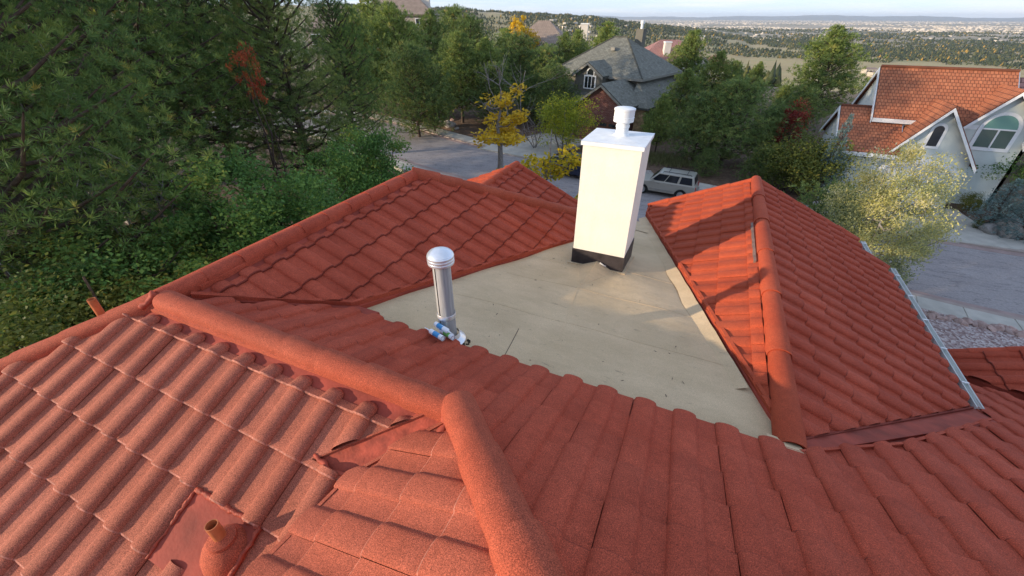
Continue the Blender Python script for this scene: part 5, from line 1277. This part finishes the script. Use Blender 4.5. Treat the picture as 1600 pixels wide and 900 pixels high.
broad_proto('yellow_thick', 6, 2.1, 190, 30, .15, 'leaf_gold', 'bark_grey', base=.25, seed=33, stems=1, cl=.4, sparse=True)
broad_proto('yellow_green', 5, 2.3, 110, 80, .16, 'leaf_yellowgreen', 'bark_grey', base=.15, seed=35)
broad_proto('aspen', 10, 2.4, 90, 60, .3, 'leaf_yellow', 'bark_grey', base=.2, seed=36)
broad_proto('redshrub', 3, 0.75, 50, 90, .075, 'leaf_red', seed=41)
broad_proto('orangetree', 5, 0.62, 26, 42, .075, 'leaf_orange', base=.74, seed=43, cl=.36)
broad_proto('locust', 5, 3.2, 80, 80, .16, 'leaf_oak', 'bark', base=.45, seed=45, flat=.45, cl=.35)
bare_proto('bare', 3, 1.6, 5, seed=2)
bare_proto('baretall', 5, 2.0, 4, seed=5, stems=3)

def plant(key, x, y, h, label, cat='tree', group=None, rz=None, sx=1.0, z=None, name=None):
    tr, cr_, Hh = PROTO[key]; g = gz(x, y) - 0.08 if z is None else z
    nm = name or {'pine': 'pine_tree', 'tree': 'tree', 'bush': 'bush', 'shrub': 'shrub', 'spruce': 'spruce_tree'}.get(cat, cat.replace(' ', '_') + ('' if 'tree' in cat else '_tree'))
    r_ = thing(nm, (x, y, g), label, cat, group, random.uniform(0, 6.28) if rz is None else rz)
    s = h / Hh; r_.scale = (s * sx, s * sx, s)
    link('trunk', tr, r_)
    if cr_: link('crown', cr_, r_)
    return r_
def at_top(key, px, py, D, label, cat='tree', group=None, sx=1.0, rz=None, name=None):
    """tree whose top shows at the pixel, standing D metres off"""
    c = at_dist(px, py, D); g = gz(c.x, c.y); return plant(key, c.x, c.y, c.z - g, label, cat, group, rz, sx, name=name)
def at_base(key, px, py, h, label, cat='tree', group=None, sx=1.0, rz=None, name=None):
    c = on_z(px, py, 0.35); return plant(key, c.x, c.y, h, label, cat, group, rz, sx, name=name)
def at_h(key, px, D, h, label, cat='tree', group=None, sx=1.0, rz=None, name=None, py=250):
    c = at_dist(px, py, D); return plant(key, c.x, c.y, h, label, cat, group, rz, sx, name=name)
GL = 'dark pines left of the house'
at_h('pond1', -70, 17, 15.5, 'huge dark pine cut by the left edge of the photo', 'pine', GL, 1.0, rz=.3, py=200)
at_h('pond2', 60, 21, 17, 'tall dark pine second in from the left edge', 'pine', GL, 1.15, rz=1.2, py=180)
at_h('pond1', 205, 27, 18, 'broad dark pine behind the dead grey shrub', 'pine', GL, 1.1, rz=2.2, py=160)
at_h('pond2', 330, 33, 19, 'dark pine left of the small orange-red tree', 'pine', GL, 1.05, rz=4, py=150)
at_h('pond3', 255, 40, 21, 'sunlit olive pine in the gap at upper left', 'pine', GL, 1.0, rz=5, py=120)
at_h('pond3', 455, 28, 15.8, 'big pine with golden needles right of the orange-red tree', 'pine', GL, 1.05, rz=.9, py=150)
at_h('pond2', 545, 34, 13.0, 'dark pine at the bend of the street', 'pine', GL, 0.9, rz=3.0, py=170)
at_h('pond1', -30, 33, 19, 'dark pine deep behind the left edge', 'pine', GL, 1.1, rz=3.3, py=120)
at_h('pond2', 130, 41, 21, 'dark pine far back at upper left', 'pine', GL, 1.15, rz=2.9, py=120)
at_h('pond1', 395, 45, 20, 'tall pine reaching the top edge above the orange-red tree', 'pine', GL, 1.0, rz=2.5, py=120)
at_top('orangetree', 376, 66, 24, 'small orange-red autumn tree between dark pines', 'tree', None, .55)
at_top('oak1', 350, 252, 17, 'leafy green scrub oak in front of the dark pines', 'tree', 'scrub oaks', 1.15)
at_top('oak2', 415, 262, 15.5, 'leafy green scrub oak beside the left wing ridge', 'tree', 'scrub oaks', 1.1)
at_top('oak2', 520, 212, 20, 'rounded green scrub oak behind the wing ridge', 'tree', 'scrub oaks', 1.0, rz=1)
at_top('oak1', 578, 208, 21, 'yellow-tinged scrub oak at the edge of the street', 'tree', 'scrub oaks', .95, rz=4)
at_top('bushy', 60, 365, 15, 'yellow-green bush at the left edge below the pines', 'bush', None, 1.35)
at_top('bushy', 165, 352, 17.5, 'olive bush with a few pink leaves below the dead shrub', 'bush', None, 1.2, rz=2)
at_top('bushy', 195, 440, 14, 'yellow-green bush just above the left hip', 'bush', None, 1.3, rz=1)
at_top('bushy', 20, 430, 12.5, 'dark bush in the lower left above the hip', 'bush', None, 1.3, rz=4)
at_top('oak1', 115, 405, 14, 'low green bush between two yellowish bushes', 'bush', None, 1.3, rz=3.3)
at_top('oak2', 0, 345, 18, 'dark green bush behind the left edge bushes', 'bush', None, 1.3, rz=.5)
at_top('bare', 170, 252, 20, 'leafless grey shrub under the dark pines', 'shrub', None, .8, name='dead_shrub')
at_top('bare', 215, 365, 17, 'low tangle of bare grey twigs by the stones', 'shrub', None, 1.5, rz=2, name='dead_shrub')
at_top('bare', 30, 300, 24, 'bare grey brush deep under the left pines', 'shrub', None, 1.3, rz=4, name='dead_shrub')
GM = 'pines across the street'
MIDP = [('pineA', 612, 8, 62, 'leftmost sunlit pine across the street', 1.1), ('pineB', 575, 0, 70, 'pine behind the bend at the top edge', 1.1), ('pineC', 640, 78, 50, 'dark bushy pine by the sidewalk boulders', 1.1), ('pineA', 668, 18, 74, 'tall pine below the tan roof chimney', 1.0),
        ('pineB', 715, 55, 56, 'golden-green pine at the middle of the street bend', 1.05), ('pineC', 705, 18, 88, 'dark pine against the far hill', 1.0), ('pineA', 760, 62, 58, 'pine behind the yellow-leaved tree', 1.15), ('pineC', 735, 32, 84, 'dark round pine left of the golden aspens', 1.1),
        ('pineC', 815, 60, 62, 'dark pine in front of the tan house', 1.1), ('pineB', 790, 48, 78, 'pine below the golden aspen', 1.0), ('pineC', 850, 78, 58, 'dark pine just left of the grey house', 1.05), ('pineA', 885, 52, 80, 'pine between the tan house and the grey house', 1.0),
        ('pineB', 905, 50, 84, 'slim pine left of the grey roof', .9), ('pineC', 873, 108, 52, 'low dark pine beside the grey gable', 1.1), ('pineA', 670, 105, 52, 'small sunlit pine beside the street bend', 1.0), ('pineC', 770, 105, 54, 'dark pine trunk behind the dead branches', 1.1),
        ('pineB', 950, 38, 92, 'lone dark pine standing above the grey roof', 1.0), ('pineC', 690, 95, 60, 'shaded pine behind the street boulders', 1.0), ('pineA', 540, 15, 60, 'pine left of the beige roof', 1.0), ('pineB', 640, 40, 80, 'pine under the large tan roof', 1.0), ('pineC', 835, 120, 54, 'shaded pine behind the yellow-green tree', 1.0)]
for i, (k, px, py, D, lb, sx) in enumerate(MIDP): at_top(k, px, py, D, lb, 'pine', GM, sx, rz=i * 1.3)
at_top('aspen', 812, 22, 100, 'golden-green aspen by the tan house', 'tree', 'aspens by the tan house', .8)
at_top('aspen', 824, 40, 92, 'bright yellow aspen in front of the tan house', 'tree', 'aspens by the tan house', .9, rz=2)
at_top('baretall', 800, 95, 50, 'leafless pale tree behind the yellow leaves', 'tree', None, 1.0, name='bare_tree')
at_top('bare', 838, 180, 44, 'tangled grey leafless shrub by the driveway', 'shrub', None, 1.3, name='dead_shrub')
at_top('yellow_sparse', 776, 118, 32, 'slender tree with sparse yellow leaves behind the roof', 'tree', None, 1.5, rz=1.0)
at_top('yellow_thick', 868, 178, 20, 'yellow autumn tree just left of the chimney', 'tree', None, 1.05, rz=.4)
at_top('yellow_green', 885, 150, 43, 'round yellow-green tree in front of the brick garage', 'tree', None, 1.15)
GR = 'pines behind the parked car'
RP_ = [('pineB', 1085, 52, 66, 'tall ragged pine right of the grey house', 1.0), ('pineA', 1128, 82, 58, 'pine with a forked top, middle right', 1.1), ('pineB', 1040, 150, 44, 'olive pine behind the chimney flue', .9), ('pineC', 1160, 130, 42, 'big round dark pine behind the parked car', 1.25), ('pineC', 1105, 150, 42, 'dark pine right of the parked car', 1.1),
       ('pineA', 1075, 110, 50, 'sunlit pine above the parked car', 1.0), ('pineA', 1188, 98, 66, 'narrow bright pine in the background gap', .8), ('pineA', 1315, 44, 62, 'tall sunlit cone-shaped pine left of the orange roof', 1.15), ('pineC', 1215, 170, 44, 'dark pine left of the red shrub', 1.1), ('pineC', 1262, 140, 54, 'pine at the foot of the cone-shaped pine', 1.15),
       ('pineB', 1230, 135, 60, 'olive pine behind the red shrub', 1.0), ('juniper', 1200, 235, 38, 'low dark juniper behind the orange ridge', 1.3), ('pineB', 1150, 98, 62, 'pine behind the big round one', .9), ('juniper', 1110, 235, 38.5, 'low juniper at the rear of the parked car', 1.2), ('pineA', 1018, 170, 48, 'pine just right of the chimney', .8)]
for i, (k, px, py, D, lb, sx) in enumerate(RP_): at_top(k, px, py, D, lb, 'pine', GR, sx, rz=i * 1.7)
at_top('redshrub', 1250, 160, 43, 'dark red autumn shrub among the pines', 'shrub', None, 0.95)
at_top('olivebush', 1290, 215, 38, 'olive and gold bush left of the pale house', 'bush', 'olive bushes by the pale house', 1.25)
at_top('olivebush', 1255, 225, 37.5, 'olive bush behind the right wing ridge', 'bush', 'olive bushes by the pale house', 1.2, rz=2)
at_top('spruce', 1330, 180, 37.2, 'thin pale blue spruce against the orange roof', 'spruce', None, .5)
at_top('silver', 1446, 230, 23.0, 'large silvery yellow-green tree by the driveway', 'tree', None, .80, rz=2.0)
at_top('juniper', 1318, 300, 26, 'grey-green evergreen bush below the silvery tree', 'bush', None, 1.1, rz=1)
at_base('spruce', 1542, 352, 3.4, 'small blue spruce beside the driveway', 'spruce', 'blue spruces', 1.1, rz=.3)
at_base('spruce', 1592, 366, 3.7, 'larger blue spruce cut by the right edge', 'spruce', 'blue spruces', 1.2, rz=2)
at_base('locust', 1556, 318, 3.9, 'spreading green tree in front of the pale house', 'tree', None, .95)
at_base('olivebush', 1512, 325, 1.5, 'small yellow-green bush by the driveway', 'bush', None, .8, rz=1)
at_base('bushy', 1528, 352, 0.9, 'low golden bush at the driveway edge', 'bush', None, .8, rz=2)
# pines outside the left edge of the photo; their shade falls on the left thicket
for nx, d_, k, h_ in ((-13.5, 32, 'pond1', 15), (-24, 40, 'pond2', 17)):
    p_ = Vector((0.656, -0.755, 0)) * nx + Vector((-0.755, -0.656, 0)) * d_
    plant(k, p_.x, p_.y, h_, 'pine beyond the left edge of the photo, shading the thicket', 'pine', 'pines beyond the left edge', None, .85)
# grass patch beside the pine trunk across the street
gc_ = on_z(1035, 250, 0.3); gp = RNG.normal(size=(700, 2)) * np.array([1.6, .8]) + np.array([gc_.x, gc_.y])
C = np.column_stack([gp, terr(gp[:, 0], gp[:, 1])]); V, Fc, tn = tufts(C, np.tile([0, 0, 1.0], (700, 1)), .55, .03, 6, RNG.random(700), .25)
tag(link('tall_grass', np_mesh('tall_grass', V, Fc, 'grass', tn)), 'tall dry grass across the street', 'grass', kind='stuff')

# stones and boulders
ROCKS = []
for s in range(6):
    rs = np.random.default_rng(50 + s); import bmesh
    bm = bmesh.new(); bmesh.ops.create_icosphere(bm, subdivisions=3, radius=1.0)
    cuts = [(rs.normal(size=3), rs.uniform(.55, .9)) for _ in range(9)]
    for v in bm.verts:
        p = np.array(v.co)
        for n_, d_ in cuts:
            n1 = n_ / np.linalg.norm(n_); k = p @ n1
            if k > d_: p = p - n1 * (k - d_) * .9
        v.co = p * (1 + .03 * rs.normal())
    me = bpy.data.meshes.new('boulder'); bm.to_mesh(me); bm.free(); me.polygons.foreach_set('use_smooth', [True] * len(me.polygons)); me.set_sharp_from_angle(angle=radians(35)); ROCKS.append(me)
RMAT = {}
def rock(i, x, y, sx, sy, sz, mat, label, group=None, name='boulder', z=None):
    key = (i % 6, mat)
    if key not in RMAT: me = ROCKS[i % 6].copy(); me.materials.clear(); me.materials.append(MATS[mat]); RMAT[key] = me
    o = link(name, RMAT[key]); o.location = (x, y, (gz(x, y) if z is None else z) + sz * .45); o.scale = (sx, sy, sz); o.rotation_euler = (random.uniform(-.2, .2), random.uniform(-.2, .2), random.uniform(0, 6.28))
    tag(o, label, 'rock', group); return o
for i, (px, py, s, lb) in enumerate([(1015, 272, .75, 'grey boulder left of the parked car'), (1283, 322, .85, 'grey boulder beyond the street by the drive'), (1575, 362, 1.0, 'long pale boulder below the blue spruces'), (702, 196, .7, 'round pale boulder by the sidewalk'), (607, 156, .7, 'pale boulder near the street bend'), (612, 158, .5, 'small flat boulder near the street bend'), (1545, 358, .6, 'smaller boulder beside the long pale one')]):
    c = on_z(px, py, .25); rock(i, c.x, c.y, s * 1.2, s * .9, s * .8, 'boulder_grey', lb, 'boulders')
for i, (px, py, s) in enumerate([(655, 181, .45), (664, 184, .5), (672, 186, .4), (680, 188, .4), (688, 189, .35), (635, 175, .4), (706, 187, .35), (714, 200, .3)]):
    c = on_z(px, py, .25); rock(i + 2, c.x, c.y, s, s * .8, s * .6, 'boulder_grey' if i != 6 else 'rock_pink', 'small pale rock in the row edging the mulch by the street', 'rocks edging the mulch', 'edging_rock')
for i in range(34):      # stones edging the gravel yard
    px = 1425 + i * 5.6; py = 484 + i * 1.08 + random.uniform(-2.5, 3.0)
    c = on_z(px, py + 4, .25); s = random.uniform(.12, .22)
    rock(i, c.x, c.y, s * 1.3, s, s * .9, 'rock_pink', 'pinkish stone in the row edging the gravel yard', 'stones edging the gravel yard', 'edging_stone', z=.2)
for i in range(20):      # heap of river stones by the left hip
    px = random.uniform(238, 292); py = random.uniform(404, 432)
    c = on_z(px, py, .7); s = random.uniform(.16, .34); rock(i, c.x, c.y, s, s * .85, s * .7, 'cobble', 'rounded pale stone in the heap behind the left hip', 'heap of river stones', 'river_stone')
# weathered rail fence under the pines
fr_ = [on_z(92, 283, 1.2), on_z(200, 345, 1.2)]
fe = thing('rail_fence', (fr_[0].x, fr_[0].y, gz(fr_[0].x, fr_[0].y)), 'weathered wooden rail fence leaning under the dark pines', 'fence')
d = fr_[1] - fr_[0]
for k in range(4):
    p = fr_[0] + d * (k / 3); g = gz(p.x, p.y); mb = MB(fe.location); mb.box((p.x, p.y, g + .6), (.14, .14, 1.4)); mb.build('post', 'weathered_wood', fe)
for k in range(3):
    for zz in (.35, .75, 1.15):
        a = fr_[0] + d * (k / 3); b_ = fr_[0] + d * ((k + 1) / 3); mb = MB(fe.location)
        mb.tube([(a.x, a.y, gz(a.x, a.y) + zz), (b_.x, b_.y, gz(b_.x, b_.y) + zz + random.uniform(-.08, .05))], .055, 6); mb.build('rail', 'weathered_wood', fe)

# ------------------------------------------------------------------ far country
def polar(n, az0, az1, d0, d1, power=1.0):
    az = np.radians(RNG.uniform(az0, az1, n)); D = d0 * (d1 / d0) ** (RNG.random(n) ** power)
    fx, fy = -sin(ALPHA), cos(ALPHA)
    return D * (np.sin(az) * cos(ALPHA) + np.cos(az) * fx), D * (np.sin(az) * sin(ALPHA) + np.cos(az) * fy), D, np.degrees(az)
def blobs(x, y, r_, hgt, name, mat, tone, label, cat):
    n = len(x); z = terr(x, y)
    base = np.array([[1, 0, .35], [0, 1, .3], [-1, 0, .4], [0, -1, .3], [0, 0, 1.0], [0, 0, 0.0]]); fc = np.array([[0, 1, 4], [1, 2, 4], [2, 3, 4], [3, 0, 4], [1, 0, 5], [2, 1, 5], [3, 2, 5], [0, 3, 5]])
    a = RNG.uniform(0, 6.28, n); c, s = np.cos(a), np.sin(a); j = RNG.uniform(.7, 1.3, (n, 6, 1))
    V = base[None] * j; X = (V[:, :, 0] * c[:, None] - V[:, :, 1] * s[:, None]) * r_[:, None]; Y = (V[:, :, 0] * s[:, None] + V[:, :, 1] * c[:, None]) * r_[:, None]
    V = np.stack([X + x[:, None], Y + y[:, None], V[:, :, 2] * hgt[:, None] + z[:, None]], -1).reshape(-1, 3)
    Fc = (fc[None] + (np.arange(n) * 6)[:, None, None]).reshape(-1, 3)
    tag(link(name, np_mesh(name, V, Fc, mat, np.repeat(tone, 6))), label, cat, kind='stuff')
RNG = np.random.default_rng(77)
# woods: dense belts on the plain and on the mesa flank, nothing on the dry field
x, y, D, az = polar(90000, -22, 62, 170, 5600, .7)
from_noise = np.sin(x * .0061 + 1.3) * np.cos(y * .0047) + .6 * np.sin(x * .017 + y * .011) + .4 * np.sin(x * .041 - y * .03)
field = ((D > 620) & (D < 1500) & (az > 14 - (D - 900) * .0) ) & ~((D < 760) & (az < 34))
keep = (from_noise > -.7 + .5 * (D < 600)) & ~field & ~((D < 420) & (az > 30)) & ~((D > 3000) & (from_noise < .1) & (az > 12))
x, y, D = x[keep], y[keep], D[keep]; n = len(x); sc_ = np.clip(D / 1500, .7, 2.2)
blobs(x, y, RNG.uniform(1.6, 3.4, n) * sc_, RNG.uniform(4, 9, n) * np.clip(sc_, .8, 1.4), 'far_woods', 'far_wood', RNG.random(n), 'dark woodland spread over the plain and the mesa', 'woods')
def town(n, az0, az1, d0, d1, lo, hi, name, mat, label, power=1.0, hh=(3.5, 8)):
    x, y, D, az = polar(n, az0, az1, d0, d1, power); m_ = (np.sin(x * .0013 + .5) * np.cos(y * .0011 + 1) + .3 * np.sin(x * .006)) > -.25; x, y, D = x[m_], y[m_], D[m_]
    n = len(x); z = terr(x, y); a = RNG.uniform(0, 6.28, n); c, s = np.cos(a), np.sin(a)
    w = RNG.uniform(lo, hi, n); d_ = RNG.uniform(lo, hi, n) * .7; h = RNG.uniform(*hh, n)
    bs = np.array([[-1, -1, 0], [1, -1, 0], [1, 1, 0], [-1, 1, 0], [-1, -1, 1], [1, -1, 1], [1, 1, 1], [-1, 1, 1]]) * np.array([.5, .5, 1])
    X = bs[None, :, 0] * w[:, None]; Y = bs[None, :, 1] * d_[:, None]
    V = np.stack([X * c[:, None] - Y * s[:, None] + x[:, None], X * s[:, None] + Y * c[:, None] + y[:, None], bs[None, :, 2] * h[:, None] + z[:, None]], -1).reshape(-1, 3)
    fc = np.array([[4, 5, 6, 7], [0, 1, 5, 4], [1, 2, 6, 5], [2, 3, 7, 6], [3, 0, 4, 7]]); Fc = (fc[None] + (np.arange(n) * 8)[:, None, None]).reshape(-1, 4)
    tag(link(name, np_mesh(name, V, Fc, mat)), label, 'town', kind='stuff')
town(8000, -6, 60, 5200, 22000, 14, 44, 'far_town', 'town_pale', 'pale far-off city spread along the horizon', 1.0)
town(520, 4, 60, 1500, 4200, 12, 26, 'far_suburb', 'town_pale', 'scattered pale houses among the far woods', 1.0)
# longer buildings on the near plain, each its own
for i, (px, py, D, W, Dp, hgt, lb) in enumerate([(1395, 73, 1150, 42, 16, 7, 'long tan apartment block beyond the dry field'), (1412, 80, 1050, 26, 12, 7, 'shorter tan block beside the long one'), (1375, 71, 1200, 22, 14, 8, 'dark roofed building left of the tan blocks'), (1440, 78, 1080, 20, 14, 6, 'grey roofed hall right of the tan blocks'),
        (925, 66, 620, 22, 12, 6, 'white low building left of the grey roof'), (1590, 100, 420, 34, 14, 6, 'white flat-roofed building at the right edge'), (1475, 106, 400, 12, 4, 2.5, 'white shed roof behind the orange ridge'), (1430, 104, 430, 26, 4, 2.2, 'low pale wall behind the orange ridge')]):
    c = at_dist(px, py, D); g = gz(c.x, c.y); r_ = thing('far_building', (c.x, c.y, g), lb, 'building', rz=ALPHA)
    e = max(3.0, min(hgt, 12)); mb = MB(); mb.box((0, 0, e / 2), (W, Dp, e)); mb.build('wall', 'town_pale' if 'white' not in lb else 'trim_white', r_)
    mb = MB(); q = [(-W / 2 - .5, -Dp / 2 - .5, e), (W / 2 + .5, -Dp / 2 - .5, e), (W / 2, 0, e + hgt * .35), (-W / 2, 0, e + hgt * .35)]; mb.face(q); mb.face([(W / 2 + .5, Dp / 2 + .5, e), (-W / 2 - .5, Dp / 2 + .5, e), q[3], q[2]]); mb.build('roof', 'trim_white' if 'white' in lb else 'roof_far', r_)
    for k in range(int(W // 6)):
        mb = MB(); mb.box((-W / 2 + 3 + k * 6, -Dp / 2 - .05, e * .55), (2.0, .1, e * .4)); mb.build('window', 'window_dark', r_)

# ------------------------------------------------------------------ haze
mt = bpy.data.materials.new('haze'); mt.use_nodes = True; nt = mt.node_tree; nt.nodes.clear()
out = nt.nodes.new('ShaderNodeOutputMaterial'); pv = nt.nodes.new('ShaderNodeVolumePrincipled')
pv.inputs['Color'].default_value = (0.80, 0.88, 1.0, 1); pv.inputs['Density'].default_value = 3.2e-5; pv.inputs['Anisotropy'].default_value = 0.2
nt.links.new(pv.outputs[0], out.inputs['Volume']); MATS['haze'] = mt
mb = MB(); mb.box((0, 0, 65), (98000, 98000, 370)); hz_ = mb.build('haze', 'haze'); tag(hz_, 'thin bluish haze over the plain', 'haze', kind='stuff')
